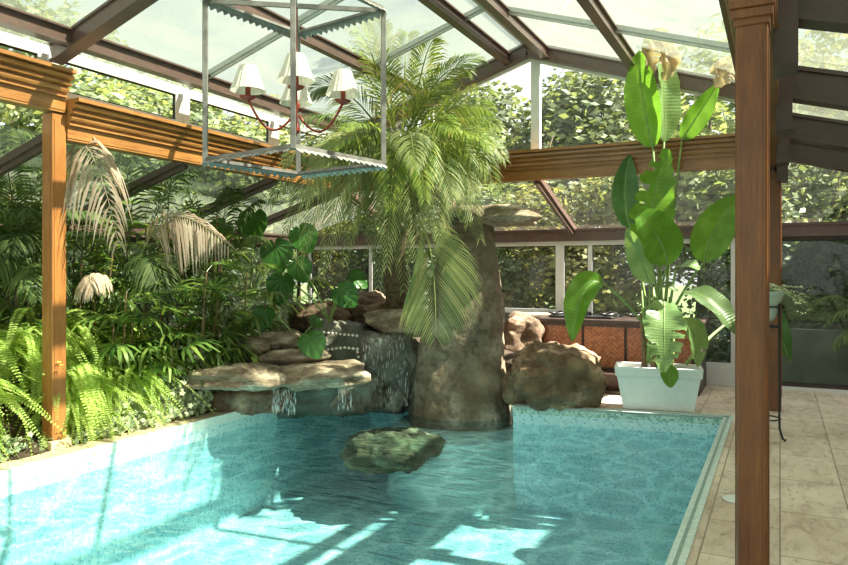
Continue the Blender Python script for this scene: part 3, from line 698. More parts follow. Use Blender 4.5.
def heart(size, cup=.12, n_=28):
    """elephant ear blade in its own xy plane, tip towards +x, stalk joins at origin"""
    m = MB(); vs = [(0, 0, 0)]; rings = 4
    for k in range(1, rings+1):
        for i in range(n_):
            th = -PI+2*PI*(i+.5)/n_; a = abs(th)
            r = 1.0-.36*a+.14*math.sin(a*1.15)+.30*max(0, a-2.0)
            if a > 2.95: r *= .35
            if a < .25: r *= 1.12-.4*a
            x = r*math.cos(th)*size*k/rings; y = r*math.sin(th)*size*.95*k/rings
            z = cup*size*(k/rings)**2*(.6+.8*(abs(math.sin(th))))*.5-.25*size*max(0, x/size)**2+.018*size*math.sin(i*PI)*(k/rings)+(.022*size if i % 2 else -.022*size)*(k/rings)
            vs.append((x, y, z))
    fs = [(0, 1+i, 1+(i+1) % n_) for i in range(n_) if i != n_-1]
    for k in range(rings-1):
        for i in range(n_):
            if i == n_-1: continue
            fs.append((1+k*n_+i, 1+(k+1)*n_+i, 1+(k+1)*n_+i+1, 1+k*n_+i+1))
    m.add(vs, fs); return m
def relb(m, o):   # world coordinates -> relative to the parent's location
    l = o.location; m.v = [(v[0]-l.x, v[1]-l.y, v[2]-l.z) for v in m.v]; return m

# ---- date palm
random.seed(11)
CR = P(402, 158, 8.75)
palm = empty('date_palm', P(392, 330, 9.9), label='large arching date palm beside the stone pillar, filling the roof space', cat='palm')
m = MB(); b0 = palm.location
pts = [b0+V3((0,0,-.55))]+[b0.lerp(CR, k/9)+V3((.05*math.sin(k), 0, 0)) for k in range(10)]
m.tube(pts, [.16]+[.15+.015*(k % 2) for k in range(9)]+[.17], 12); relb(m, palm).build('trunk', M['trunkfib'], palm, smooth=True)
m = MB()
for k in range(60):
    a = k*2.4; z = -k*.018; r = .12+.10*random.random(); q = CR+V3((math.cos(a)*.1, math.sin(a)*.1, z)); m.tube([q, q+V3((math.cos(a)*r, math.sin(a)*r, .16))], [.03, .012], 4)
relb(m, palm).build('leaf_bases', M['trunkfib'], palm)
# fronds: tip (px, py, depth), lift of the arch, material, length of leaflets
FR = [(372, 22, 8.8, .15, 'p'), (350, 30, 8.2, .35, 'p'), (408, 34, 9.1, .1, 'p'), (437, 38, 8.4, .2, 'p'), (330, 52, 8.4, .4, 'p'), (470, 72, 8.6, .45, 'p'), (486, 62, 9.3, .4, 'k'), (311, 92, 8.3, .5, 'k'),
      (497, 96, 8.7, .55, 'p'), (500, 128, 8.2, .6, 'p'), (505, 160, 8.5, .65, 'p'), (492, 150, 7.7, .6, 'p'), (500, 196, 8.3, .7, 'p'), (478, 205, 7.8, .6, 'g'), (455, 215, 7.4, .65, 'g'), (468, 190, 7.9, .6, 'g'),
      (290, 128, 8.0, .6, 'k'), (282, 165, 8.2, .7, 'g'), (300, 262, 8.1, 1.0, 'g'), (322, 275, 8.0, 1.0, 'g'), (285, 235, 8.5, .9, 'g'), (270, 205, 8.6, .75, 'k'), (345, 262, 7.8, .95, 'g'), (371, 252, 7.9, .9, 'g'), (387, 268, 7.7, .9, 'g'),
      (335, 215, 7.5, .7, 'g'), (440, 245, 7.7, .8, 'g'), (425, 200, 7.1, .55, 'p'), (390, 210, 7.2, .5, 'p'), (345, 130, 7.3, .45, 'p'), (455, 130, 7.3, .45, 'p'), (480, 240, 8.1, .85, 'g'),
      (404, 292, 7.9, .7, 'g'), (378, 288, 7.9, .7, 'g'), (418, 268, 7.6, .6, 'g'), (446, 268, 7.9, .7, 'g'), (305, 205, 7.7, .6, 'g'), (468, 225, 8.2, .7, 'p'), (485, 178, 7.6, .5, 'p'), (493, 112, 8.0, .45, 'p'), (452, 88, 8.0, .3, 'p'), (330, 150, 7.6, .4, 'p'), (312, 178, 7.6, .5, 'g'), (415, 170, 6.9, .3, 'g'), (350, 240, 9.4, .7, 'k'), (320, 180, 9.5, .6, 'k'), (450, 100, 9.7, .5, 'k')]
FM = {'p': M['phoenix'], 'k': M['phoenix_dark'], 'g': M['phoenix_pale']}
for i, (x, y, d, lift, mt) in enumerate(FR):
    tip = P(x, y, d); a = CR+V3((random.uniform(-.06, .06), random.uniform(-.06, .06), random.uniform(-.1, .12)))
    L = (tip-a).length; dl = tip-a
    ctrl = a+V3((dl.x*.62, dl.y*.62, max(dl.z, 0)*.9+lift*.62+.12))
    fm = pinnate(a, ctrl, tip, int(36+L*10), .44 if L > .9 else .34, .018, 38, .6, .13, .016, .2, .16, V3((0,0,.55))-FW*random.uniform(.1, .9))
    relb(fm, palm).build('frond', FM[mt], palm)
# big near frond hanging in front of the pillar
tip = P(436, 338, 8.05); a = CR+V3((.05, -.1, -.15)); fm = pinnate(P(418, 222, 8.0), P(436, 232, 7.9), tip, 42, .78, .021, 38, .35, .0, .018, .1, .06, -FW)
o = relb(fm, palm).build('hanging_frond', M['phoenix_pale'], palm); o['label'] = 'big pale fan shaped hanging frond'
m = rib(a, P(408, 190, 8.1), P(418, 222, 8.0), .02); relb(m, palm).build('frond_stalk', M['stem'], palm)

# ---- giant bird of paradise in white trough
pot = empty('plant_trough', P(658, 411, 8.35), R(9), 'white tapered plastic trough holding tall banana leaved plant', 'planter'); pot.location.z = .004
def trough():
    m = MB(); W0, D0, W1, D1, H = .39, .17, .485, .235, .50
    def ring(w_, d_, z): return [V3((-w_, -d_, z)), V3((w_, -d_, z)), V3((w_, d_, z)), V3((-w_, d_, z))]
    rs = [ring(W0, D0, 0), ring(W1-.03, D1-.02, .38), ring(W1-.01, D1, .39), ring(W1, D1+.01, H), ring(W1-.03, D1-.02, H), ring(W1-.05, D1-.04, .40)]
    vs = [v for r in rs for v in r]; fs = [(k*4+j, k*4+(j+1) % 4, (k+1)*4+(j+1) % 4, (k+1)*4+j) for k in range(5) for j in range(4)]+[(3,2,1,0), (20,21,22,23)]
    m.add(vs, fs); return m
bevel(trough().build('trough', M['plastic'], pot), .012, 3)
m = MB(); m.box((-.44, -.19, .40), (.44, .19, .43)); m.build('soil', M['soil'], pot)
sp = empty('banana_leaved_plant', P(658, 372, 8.35), label='tall bird of paradise plant with broad glossy leaves in white trough', cat='plant')
sb = sp.location.copy()
for k in range(9):
    a = V3((random.uniform(-.17, .17), random.uniform(-.08, .08), 0)); m = MB()
    tp_ = sb+a*1.25+V3((0, 0, random.uniform(.5, 1.0))); m.tube([sb+a+V3((0,0,-.02)), (sb+a+tp_)/2+V3((.01,.01,0)), tp_], [.032, .026, .012], 7)
    relb(m, sp).build('stem', M['drystem'] if k % 2 else M['stem'], sp, smooth=True)
# blade: start px, control px, tip px (with depth), width m, facing (right, toward camera, up), material, tear, fold
def cv(r, f_, u): return RT*r-FW*f_+V3((0, 0, u))
ST = [ # x0,y0,d0, xc,yc,dc, x1,y1,d1, width, facing, mat, torn, fold
 ((653, 148, 8.3), (640, 100, 8.25), (640, 50, 8.2), .40, (-.6, 1, .1), 'strel', .1, .45),
 ((664, 142, 8.3), (666, 95, 8.3), (660, 48, 8.3), .36, (.5, 1, 0), 'strel_grey', .1, .5),
 ((682, 140, 8.3), (696, 118, 8.2), (718, 84, 8.1), .26, (.2, 1, .5), 'strel', .05, .6),
 ((652, 262, 8.2), (645, 205, 8.1), (668, 150, 8.1), .50, (-.15, 1, .25), 'strel', .32, .2),
 ((630, 228, 8.5), (620, 195, 8.6), (630, 155, 8.6), .32, (-.2, 1, .1), 'strel_dark', .05, .3),
 ((668, 265, 8.0), (662, 232, 7.8), (633, 212, 7.7), .50, (-.3, 1, .5), 'strel', .04, .2),
 ((650, 284, 8.2), (643, 262, 8.0), (627, 228, 8.0), .27, (-.8, .9, .3), 'strel_grey', .04, .5),
 ((704, 262, 8.2), (707, 230, 8.1), (742, 194, 8.0), .44, (-.25, 1, .2), 'strel', .03, .3),
 ((664, 300, 7.9), (664, 325, 7.6), (664, 371, 7.6), .46, (-.1, 1, .35), 'strel_grey', .28, .2),
 ((684, 292, 8.0), (712, 290, 7.7), (737, 336, 7.6), .36, (.2, .8, .8), 'strel_grey', .08, .25),
 ((686, 318, 8.0), (698, 330, 7.9), (697, 367, 7.8), .30, (.4, 1, .3), 'strel_grey', .15, .3),
 ((602, 282, 8.0), (578, 278, 7.9), (573, 341, 7.9), .34, (-.5, .8, .3), 'strel', .05, .5),
 ((668, 364, 7.75), (668, 375, 7.7), (671, 388, 7.65), .2, (0, 1, .1), 'strel', .02, .3),
 ((676, 268, 8.1), (690, 262, 7.9), (700, 270, 7.9), .22, (.1, .7, 1), 'strel_grey', .05, .3),
 ((655, 288, 8.0), (665, 284, 7.8), (678, 292, 7.8), .18, (0, .6, 1), 'strel_grey', .15, .4),
 ((646, 372, 8.0), (640, 385, 7.9), (636, 300, 8.2), .08, (-1, .5, 0), 'strel_dark', .02, .3),
 ((770, 300, 8.9), (778, 330, 8.8), (790, 362, 8.7), .26, (.2, 1, .1), 'strel_dark', .05, .3)]
for i, (a, c_, e, wd, nf, mt, torn, fold) in enumerate(ST):
    pa, pc, pe = P(*a), P(*c_), P(*e)
    if i == 15: continue
    base = sb+V3((random.uniform(-.12, .12), random.uniform(-.05, .05), .1))
    if i == 16:
        base = sb+V3((.3, .1, .1))
    st = MB(); mid = (base+pa)/2+V3(((pa.x-base.x)*-.15, 0, .12)); st.tube([bez(base, mid, pa, k/8) for k in range(9)], [.022-.010*k/8 for k in range(9)], 6)
    st_o = relb(st, sp).build('leaf_stalk', M['stem'], sp, smooth=True)
    o = relb(paddle(pa, pc, pe, wd, cv(*nf), fold, torn), sp).build('leaf_blade', M[mt], st_o, smooth=True)
    relb(rib(pa, pc, pe, .011), sp).build('midrib', M['stem'], st_o)
# withered tops
for a, c_, e, wd in (((652, 74, 8.2), (640, 40, 8.1), (668, 30, 8.0), .26), ((664, 80, 8.2), (668, 48, 8.0), (648, 40, 8.0), .28), ((672, 76, 8.2), (670, 50, 8.0), (660, 32, 8.0), .2), ((716, 88, 8.05), (724, 62, 8.0), (738, 82, 8.0), .22), ((710, 74, 8.0), (722, 66, 8.0), (742, 56, 7.9), .16)):
    o = relb(paddle(P(*a), P(*c_), P(*e), wd, cv(.2, 1, .2), .7, .3, .1), sp).build('withered_leaf_tip', M['strel_dry'], sp, smooth=True); o['label'] = 'pale dry crumpled tip'
m = MB(); q = P(645, 50, 8.1); m.tube([q, q+cv(.05, 0, .02), q+cv(.12, 0, .09)], [.012, .02, .002], 6); relb(m, sp).build('flower_bract', M['orange'], sp)

# ---- lady palms (finger-leaved) as shared leaf meshes
def fan(nf, L, wd, spread, droop, pet):
    m = MB(); m.tube([(0,0,0), (pet*.5, 0, .05), (pet, 0, .04)], [.005, .004, .003], 4)
    for k in range(nf):
        a = R(-spread+2*spread*k/(nf-1)); l_ = L*(1-.25*abs(a)/R(spread))*random.uniform(.9, 1.08); D = V3((math.cos(a), math.sin(a), .12)).normalized(); W = V3((-math.sin(a), math.cos(a), 0))*wd/2
        o_ = V3((pet, 0, .04)); dz = droop*random.uniform(.6, 1.3)
        p1 = o_+D*l_*.3; p2 = o_+D*l_*.65-V3((0,0,dz*l_*.2)); p3 = o_+D*l_*.95-V3((0,0,dz*l_*.6))
        m.add([o_, p1+W*.8, p1-W*.8, p2+W, p2-W, p3+W*.35, p3-W*.35], [(0,1,2),(1,3,4,2),(3,5,6,4)])
    return m
random.seed(5)
FANS = []
for k in range(5):
    o = fan(random.choice((7, 8, 9, 10)), .36, .036, random.choice((75, 90, 105)), random.uniform(.3, 1.0), .2).build('fan_leaf', M['rhapis']); FANS.append(o)
for o in FANS: COL.objects.unlink(o)
def lady_palm(x, y, z, h, nst, nl, label, group=None, lean=(.12, -.05), sc_=1.0):
    root = empty('lady_palm', (x, y, z), label=label, cat='palm', group=group)
    for s in range(nst):
        a = random.uniform(0, 2*PI); r = random.uniform(.02, .28); hh = h*random.uniform(.55, 1.0)
        b0 = V3((math.cos(a)*r, math.sin(a)*r, -.12)); t0 = V3((math.cos(a)*r*1.5+lean[0]*hh, math.sin(a)*r*1.5+lean[1]*hh, hh))
        m = MB(); m.tube([b0, (b0+t0)/2, t0], [.013, .011, .007], 6); st = m.build('stem', M['drystem'], root)
        for k in range(nl):
            q = b0.lerp(t0, 1-.62*k/nl); az = a*.3+k*2.4+random.uniform(-.4, .4)
            inst(random.choice(FANS), 'fan_leaf', root, q, (random.uniform(-.3, .3), random.uniform(-.75, .25)-(.3 if k == 0 else 0)+.25*k/nl, az), random.uniform(.8, 1.15)*sc_)
LP = [ # px, py(of base), depth, height, stems, leaves, text
 (158, 352, 7.9, 1.0, 5, 6, 'low lady palm with fine finger leaves just above ivy'),
 (212, 346, 8.5, .9, 5, 6, 'low lady palm spreading over left end of rock ledge'),
 (190, 350, 8.3, 1.55, 5, 6, 'tall lady palm in middle of the left planting'),
 (118, 350, 7.6, 1.5, 5, 6, 'lady palm standing just right of golden post'),
 (240, 335, 9.1, 1.5, 5, 6, 'lady palm at back left, below sloping glass'),
 (30, 345, 7.2, 1.3, 4, 6, 'dark lady palm left of golden post behind ferns'),
 (150, 335, 8.8, 2.0, 4, 6, 'tallest dark lady palm against left beam'),
 (75, 340, 8.0, 1.8, 4, 6, 'dark lady palm directly behind golden post'),
 (205, 325, 9.4, 1.9, 4, 6, 'dark lady palm deep behind drooping dry frond'),
 (95, 330, 8.6, 2.3, 5, 7, 'very tall shaded lady palm just under golden beam'),
 (10, 340, 7.6, 2.2, 5, 6, 'tall shaded lady palm at left picture edge'),
 (175, 330, 9.6, 2.2, 5, 7, 'tall shaded lady palm filling corner below sloping glass'),
 (290, 330, 10.0, 1.3, 4, 5, 'shaded lady palm behind large elephant ears')]
for px, py, d, h, a, b_, lb in LP:
    p = P(px, py, d); p.x = max(p.x, XLL+.5); lady_palm(p.x, p.y, max(.1, bedz(p.x, p.y)), h, a, b_, lb)
# ---- kentia palms with long feather leaves, some dried pink
def kentia(px, py, d, label, fr, h=1.35):
    p = P(px, py, d); root = empty('feather_palm', (p.x, p.y, .35), label=label, cat='palm')
    cz = V3((p.x, p.y, 1.35)); m = MB(); m.tube([V3((p.x, p.y, .25)), cz], [.05, .035], 8); relb(m, root).build('trunk', M['stem'], root, smooth=True)
    for i, (x, y, dd, lift, mt, ll) in enumerate(fr):
        tip = P(x, y, dd); c_ = (cz+tip)/2+V3((0, 0, lift)) if not hasattr(lift, '__len__') else P(*lift); p0 = cz
        if hasattr(lift, '__len__'):
            p0 = cz.lerp(c_, .45); stk = MB(); stk.tube([cz, cz.lerp(p0, .5)+V3((0,0,.1)), p0], .012, 5); relb(stk, root).build('frond_stalk', M['stem'], root)
        o = relb(pinnate(p0, c_, tip, 34, ll, .03, 50, 1.7 if mt == 'dryleaf' else .9, .1 if p0 is not cz else .25, .012, .1, .2, None if mt != 'dryleaf' else V3((0,0,.5))-FW*.7), root).build('dry_frond' if mt == 'dryleaf' else 'frond', M[mt], root)
        if mt == 'dryleaf': o['label'] = 'withered pinkish frond'
kentia(40, 300, 8.0, 'feather palm behind golden post with withered frond over beam', [(119, 245, 6.45, (80, 60, 6.5), 'dryleaf', .42), (15, 130, 7.0, 1.0, 'kentia', .42), (-15, 190, 7.2, 1.0, 'kentia', .42), (150, 140, 8.3, 1.0, 'kentia', .42), (60, 130, 7.4, 1.2, 'kentia', .42), (-5, 240, 6.9, .9, 'kentia', .4)])
kentia(130, 300, 8.0, 'feather palm right of golden post with drooping pinkish frond', [(230, 246, 7.6, (165, 185, 7.6), 'dryleaf', .36), (125, 130, 8.4, .8, 'kentia', .4), (200, 165, 8.6, .8, 'kentia', .4), (60, 215, 6.8, .7, 'kentia', .4), (165, 300, 7.4, .9, 'kentia', .42), (94, 290, 6.7, (80, 262, 6.7), 'dryleaf', .2)])
kentia(20, 330, 7.3, 'dark feather palm at left picture edge above ferns', [(-25, 290, 6.4, .8, 'kentia', .4), (12, 255, 6.6, .8, 'kentia', .4), (30, 215, 6.9, .8, 'kentia', .4), (-30, 220, 6.6, .8, 'kentia', .4), (38, 300, 6.6, .7, 'kentia', .4), (0, 150, 6.9, .8, 'kentia', .4)])
kentia(215, 290, 9.3, 'green feather palm at back below sloping glass', [(170, 170, 9.0, .7, 'kentia', .4), (262, 200, 9.4, .6, 'kentia', .4), (235, 190, 9.0, .8, 'kentia', .4), (265, 240, 8.9, .6, 'kentia', .42), (185, 230, 8.4, .7, 'kentia', .42)])

# ---- ferns
random.seed(21)
FERN = []
for k in range(6):
    L = .50+.05*k; dr = .14+.08*k
    o = pinnate((0,0,0), (L*.55, 0, .26), (L, 0, -dr-.12), 44, .058, .0175, 80, .2, .06, .003, .0, .08).build('fern_frond', M['fern']); FERN.append(o); COL.objects.unlink(o)
FERND = []
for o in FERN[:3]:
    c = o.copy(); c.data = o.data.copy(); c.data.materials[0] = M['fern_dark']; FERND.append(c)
def fern(x, y, z, n_, sc_, label, dark=False):
    root = empty('sword_fern', (x, y, z), label=label, cat='fern')
    for k in range(n_):
        az = random.gauss(-.2, 1.0); inst(random.choice(FERND if dark else FERN), 'frond', root, (random.uniform(-.12, .12), random.uniform(-.22, .22), random.uniform(-.12, .14)), (random.uniform(-.35, .35), random.uniform(-.55, .75), az), sc_*random.uniform(.75, 1.2))
FN = [(-6.28, 2.95, .55, 26, 1.0, 'bright sword fern at bottom left picture edge'), (-6.25, 3.55, .55, 28, 1.05, 'bright sword fern just left of golden post'), (-6.6, 3.2, .85, 22, 1.0, 'upper sword fern left of golden post'),
      (-6.30, 4.75, .50, 30, 1.0, 'bright sword fern spilling right beside golden post foot'), (-6.55, 4.7, .95, 28, 1.0, 'upper bright sword fern behind golden post'), (-6.45, 5.25, .72, 28, 1.0, 'bright sword fern between golden post and ivy'),
      (-6.12, 5.25, .42, 26, .8, 'pale sword fern hanging over ivy right of golden post'), (-6.12, 4.62, .32, 24, .8, 'low sword fern touching ivy at golden post foot'), (-6.05, 3.25, .32, 24, .8, 'low sword fern left of golden post foot'), (-6.08, 2.65, .38, 24, .85, 'low sword fern in bottom left corner of planting'), (-6.35, 5.75, .62, 24, .8, 'sword fern behind the pale ivy'), (-6.75, 5.5, .85, 22, .9, 'sword fern under finger leaves above ivy'), (-6.75, 4.15, .9, 20, 1.0, 'sword fern directly behind golden post'), (-6.5, 5.95, .55, 14, .75, 'small sword fern beside lady palm above pale ivy')]
for a in FN: fern(a[0], a[1], a[2], min(95, int(a[3]*2.9)), a[4], a[5])
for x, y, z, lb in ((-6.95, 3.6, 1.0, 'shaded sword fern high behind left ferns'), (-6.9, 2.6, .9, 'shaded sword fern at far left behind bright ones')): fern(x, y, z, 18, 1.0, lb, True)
p = P(246, 362, 8.35); fern(p.x, p.y, p.z, 9, .42, 'tiny fern tuft growing on tan ledge stones')

# ---- ivy
def ivy(spots, n_, mat, label, seed):
    random.seed(seed); root = empty('ivy', spots[0][:3], label=label, cat='ivy'); m = MB(); st = MB(); l = root.location
    for i in range(n_):
        s = random.choice(spots); q = V3((s[0]+random.gauss(0, s[3]), s[1]+random.gauss(0, s[4]), 0)); q.z = max(.03, s[2]+random.gauss(0, s[5]))
        q.x = min(q.x, -5.58+random.uniform(-.1, .06))
        r = random.uniform(.022, .042); N = V3((random.gauss(.7, .4), random.gauss(-.5, .4), random.gauss(.5, .4))).normalized(); A = N.cross(V3((random.random(), random.random(), 1))).normalized(); B = N.cross(A)
        pts = [(1.15,0),(.45,.35),(.35,.95),(-.25,.55),(-.7,.65),(-.55,0),(-.7,-.65),(-.25,-.55),(.35,-.95),(.45,-.35)]
        m.add([q-l]+[q-l+(A*a+B*b)*r+N*(-.15*r*(a*a+b*b)) for a, b in pts], [(0, k+1, (k+1) % 10+1) for k in range(10)])
        if i % 12 == 0: st.tube([q-l, q-l+V3((-.06, random.uniform(-.08,.08), -.08)), q-l+V3((-.1, random.uniform(-.1,.1), -.2))], .003, 4)
    m.build('foliage', mat, root); st.build('stems', M['drystem'], root)
ivy([(-5.85, 5.3, .10, .08, .28, .05), (-5.95, 5.55, .24, .1, .28, .10), (-5.95, 5.95, .34, .12, .25, .14)], 2100, M['ivy'], 'pale variegated ivy between ferns and pool edge', 2)
ivy([(-6.05, 6.15, .32, .12, .22, .13), (-5.9, 6.1, .15, .08, .15, .08), (-6.1, 6.3, .5, .1, .2, .12)], 1500, M['ivy'], 'variegated ivy mound beside left end of rock ledge', 3)
ivy([(-5.95, 3.2, .08, .08, .3, .05), (-5.95, 3.75, .1, .08, .2, .05), (-5.95, 2.7, .1, .1, .3, .06)], 700, M['ivy_dark'], 'dark ivy trailing along limestone edge left of golden post', 4)
ivy([(-5.9, 4.6, .05, .06, .2, .03), (-5.88, 4.95, .05, .06, .2, .03)], 260, M['ivy_dark'], 'low ivy creeping on edging just right of golden post', 6)

# ---- elephant ears
random.seed(9)
EARS = [] 
def ears(base, leaves, label):
    root = empty('elephant_ear', base, label=label, cat='plant'); l = root.location
    for (x, y, d, size, nf, tilt) in leaves:
        size *= 1.35; q = P(x, y, d); st = MB(); c_ = (l+q)/2+V3((0, 0, .15)); st.tube([bez(l, c_, q, k/6)-l for k in range(7)], [.014-.006*k/6 for k in range(7)], 6)
        so_ = st.build('leaf_stalk', M['stem'], root, smooth=True)
        N = cv(*nf).normalized(); T = cv(*tilt); T = (T-N*T.dot(N)).normalized(); S = N.cross(T)
        m = heart(size); m.v = [tuple(q-l+T*v[0]+S*v[1]+N*v[2]) for v in m.v]; m.build('leaf_blade', M['alocasia'], so_, smooth=False)
ears(P(330, 322, 9.2), [(340, 290, 8.9, .20, (.0, 1, .35), (.6, .3, -.5)), (352, 276, 9.1, .17, (.3, .6, .5), (1, .2, -.3)), (283, 278, 9.0, .24, (-.3, 1, .3), (-.3, .3, -1)), (297, 262, 9.3, .2, (.3, 1, .3), (.4, .2, -.8))], 'elephant ear plant with rounded leaves above the waterfall rocks')
ears(P(300, 345, 8.8), [(309, 337, 8.4, .20, (.1, 1, .7), (.5, .3, -1)), (316, 326, 8.6, .12, (.6, .7, .4), (.4, .2, 1)), (265, 310, 8.8, .18, (-.1, 1, .3), (-.2, .3, -1))], 'low elephant ear plant with leaf drooping over ledge stones')
ears(P(250, 300, 9.6), [(255, 215, 9.6, .28, (-.3, 1, .3), (-.2, .2, -1)), (275, 245, 9.5, .26, (.2, 1, .3), (.3, .3, -1)), (225, 225, 9.7, .24, (-.2, 1, .4), (-.5, .3, -.8)), (300, 230, 9.8, .24, (.2, 1, .3), (.5, .3, -.8))], 'tall dark elephant ear plant at back left below sloping rafter')

# ================================================================== LANTERN AND CHANDELIER
LC = P(296, 272, 4.87); LC.z = 2.34
SKEW = math.atan(127/712)
lan = empty('hanging_lantern', LC, YAW+SKEW*.85, 'large square galvanised steel lantern frame hanging above the pool', 'lantern')
RD, LH = .60, 1.08; cor = [V3((0, -RD, 0)), V3((RD, 0, 0)), V3((0, RD, 0)), V3((-RD, 0, 0))]
for zz in (0, LH):
    for k in range(4):
        a, b_ = cor[k], cor[(k+1) % 4]; L = (b_-a).length; T = (b_-a)/L; O = V3((T.y, -T.x, 0)); nT = 15; vs = []; fs = []
        m = MB(); up = V3((0,0,1))
        for i in range(nT*2+1):
            q = a+T*L*i/(nT*2)+up*zz; o1 = .055 if i % 2 else .036
            vs += [q-O*.02, q+O*o1*.55-up*.0, q+O*o1-up*(.028 if i % 2 else .01), q-O*.02+up*.006]
        for i in range(nT*2):
            b0 = i*4; fs += [(b0, b0+1, b0+5, b0+4), (b0+1, b0+2, b0+6, b0+5), (b0+3, b0+7, b0+5, b0+1)]
        m.add(vs, fs); m.bar(a+up*(zz+.016), b_+up*(zz+.016), .012, .03); m.build('scalloped_rail', M['galv'], lan)
for k, c_ in enumerate(cor):
    m = MB(); m.box((c_.x-.017, c_.y-.017, 0), (c_.x+.017, c_.y+.017, LH)); bevel(m.build('corner_upright', M['galv'], lan), .003)
m = MB(); m.bar(cor[0]+V3((0,0,LH)), cor[2]+V3((0,0,LH)), .02, .03); m.bar(cor[1]+V3((0,0,LH)), cor[3]+V3((0,0,LH)), .02, .03); m.build('cross_bar', M['galv'], lan)
m = MB(); m.tube([(0,0,LH), (0,0,zroof(XM)-2.34-.02)], .008, 8); m.build('hanging_rod', M['galv'], lan)
ch = empty('chandelier', (LC.x, LC.y, 2.57), YAW+SKEW, 'red metal chandelier with four white shades inside the steel lantern', 'chandelier')
m = MB(); m.lathe([(0, -.03), (.02, -.02), (.028, 0), (.02, .03), (.012, .06), (.012, .14), (.03, .17), (.012, .2), (.009, .3), (.009, .86), (0, .86)], 14); m.build('stem', M['redmetal'], ch, smooth=True)
for k in range(4):
    th = k*PI/2; rot = Matrix.Rotation(th, 3, 'Z')
    path = [rot @ V3((.02+.30*u, 0, .10-.115*math.sin(PI*min(1, u*1.02))**.9+.10*u**3)) for u in [i/14 for i in range(15)]]
    m = MB(); m.tube(path, .0085, 8); arm = m.build('arm', M['redmetal'], ch, smooth=True)
    e = path[-1]; m = MB(); m.lathe([(0, 0), (.02, .002), (.05, .018), (.056, .026), (.045, .022), (.018, .016), (.018, .1), (0, .1)], 16, e-V3((0,0,.01))); m.build('candle_cup', M['redmetal'], arm, smooth=True)
    m = MB(); n_ = 48
    prof = [(.118, 0), (.09, .07), (.057, .165)]
    for (r0, z0), (r1, z1) in zip(prof[:-1], prof[1:]):
        vs = []
        for r_, z_ in ((r0, z0), (r1, z1)):
            for j in range(n_):
                rr = r_*(1+(.018 if j % 2 else -.018)); vs.append(e+V3((rr*math.cos(2*PI*j/n_), rr*math.sin(2*PI*j/n_), .055+z_)))
        m.add(vs, [(j, (j+1) % n_, n_+(j+1) % n_, n_+j) for j in range(n_)])
    so_ = m.build('lamp_shade', M['shade'], arm); sol = so_.modifiers.new('solid', 'SOLIDIFY'); sol.thickness = .002

# ================================================================== HOT TUB
tub = empty('hot_tub', (-2.05, 9.78, 0), 0, 'wood clad hot tub with dark cover against the back windows', 'hot tub')
TW, TD, TH = 2.15, 1.0, .95
x0, x1 = -1.03, TW-1.03
def chev():
    t = NT('chevron_cladding'); v = t.mapc((1, 1, 1)); sx = t.n('ShaderNodeSeparateXYZ'); t.l(v, sx.inputs[0])
    pp = t.n('ShaderNodeMath', operation='PINGPONG'); pp.inputs[1].default_value = .27; t.l(sx.outputs[0], pp.inputs[0])
    ad = t.n('ShaderNodeMath', operation='ADD'); t.l(pp.outputs[0], ad.inputs[0]); t.l(sx.outputs[2], ad.inputs[1])
    md = t.n('ShaderNodeMath', operation='PINGPONG'); md.inputs[1].default_value = .032; t.l(ad.outputs[0], md.inputs[0])
    ln = t.ramp(md.outputs[0], [(.0, (0,0,0)), (.006, (1,1,1))])
    c = t.ramp(t.noise(t.mapc((4, 4, 4)), 6, 4), [(.35, (.20, .06, .022)), (.65, (.36, .13, .05))]); c = t.mix(1, c, t.mix(.75, (1,1,1), ln), 'MULTIPLY')
    return t.end(t.bsdf(c, .35, coat=.3))
M['chev'] = chev()
m = MB(); m.box((x0+.04, .06, .02), (x1-.04, TD-.02, TH-.07)); m.build('tub_body', M['darkmetal'], tub)
for a, b_ in ((x0+.08, x0+.62), (x0+.66, x0+1.20), (x0+1.24, x0+1.62), (x0+1.66, x1-.1)):
    m = MB(); m.box((a, .02, .30), (b_, .06, TH-.1)); m.build('side_panel', M['chev'], tub)
m = MB()
for xx in (x0, x1-.07): m.box((xx, 0, 0), (xx+.07, .08, TH-.07))
m.box((x0, .0, TH-.10), (x1, .07, TH-.05)); m.box((x0, .02, .22), (x1, .06, .29)); m.box((x1-.06, .05, .0), (x1, TD, TH-.05)); m.build('corner_trim', M['darkmetal'], tub)
m = MB(); m.box((x0-.03, -.03, TH-.06), (x1+.03, TD, TH)); bevel(m.build('rim', M['darkmetal'], tub), .02, 3)
m = MB(); m.box((x0+.12, .12, TH), (x0+1.02, TD-.08, TH+.035)); bevel(m.build('folded_cover', M['cloth'], tub), .02, 3)
m = MB()
for k in range(5): 
    a = x0+.2+k*.36; m.tube([(a+.12*math.cos(q*PI/4), .3+.16*math.sin(q*PI/4), TH+.05+.012*(q % 3)) for q in range(9)], .016, 6)
m.build('cover_straps', M['cloth'], tub, smooth=True)
stp = empty('tub_step', (-1.9, 9.42, 0), 0, 'dark two tier step in front of hot tub, behind large boulder', 'step')
m = MB(); m.box((-.5, 0, .0), (.75, .32, .04)); m.box((-.5, .0, .22), (.75, .32, .26)); m.build('tread', M['darkmetal'], stp)
m = MB(); m.box((-.5, .02, .04), (-.46, .3, .22)); m.box((.71, .02, .04), (.75, .3, .22)); m.box((-.46, .27, .04), (.71, .3, .22)); m.build('riser', M['brownmetal'], stp)

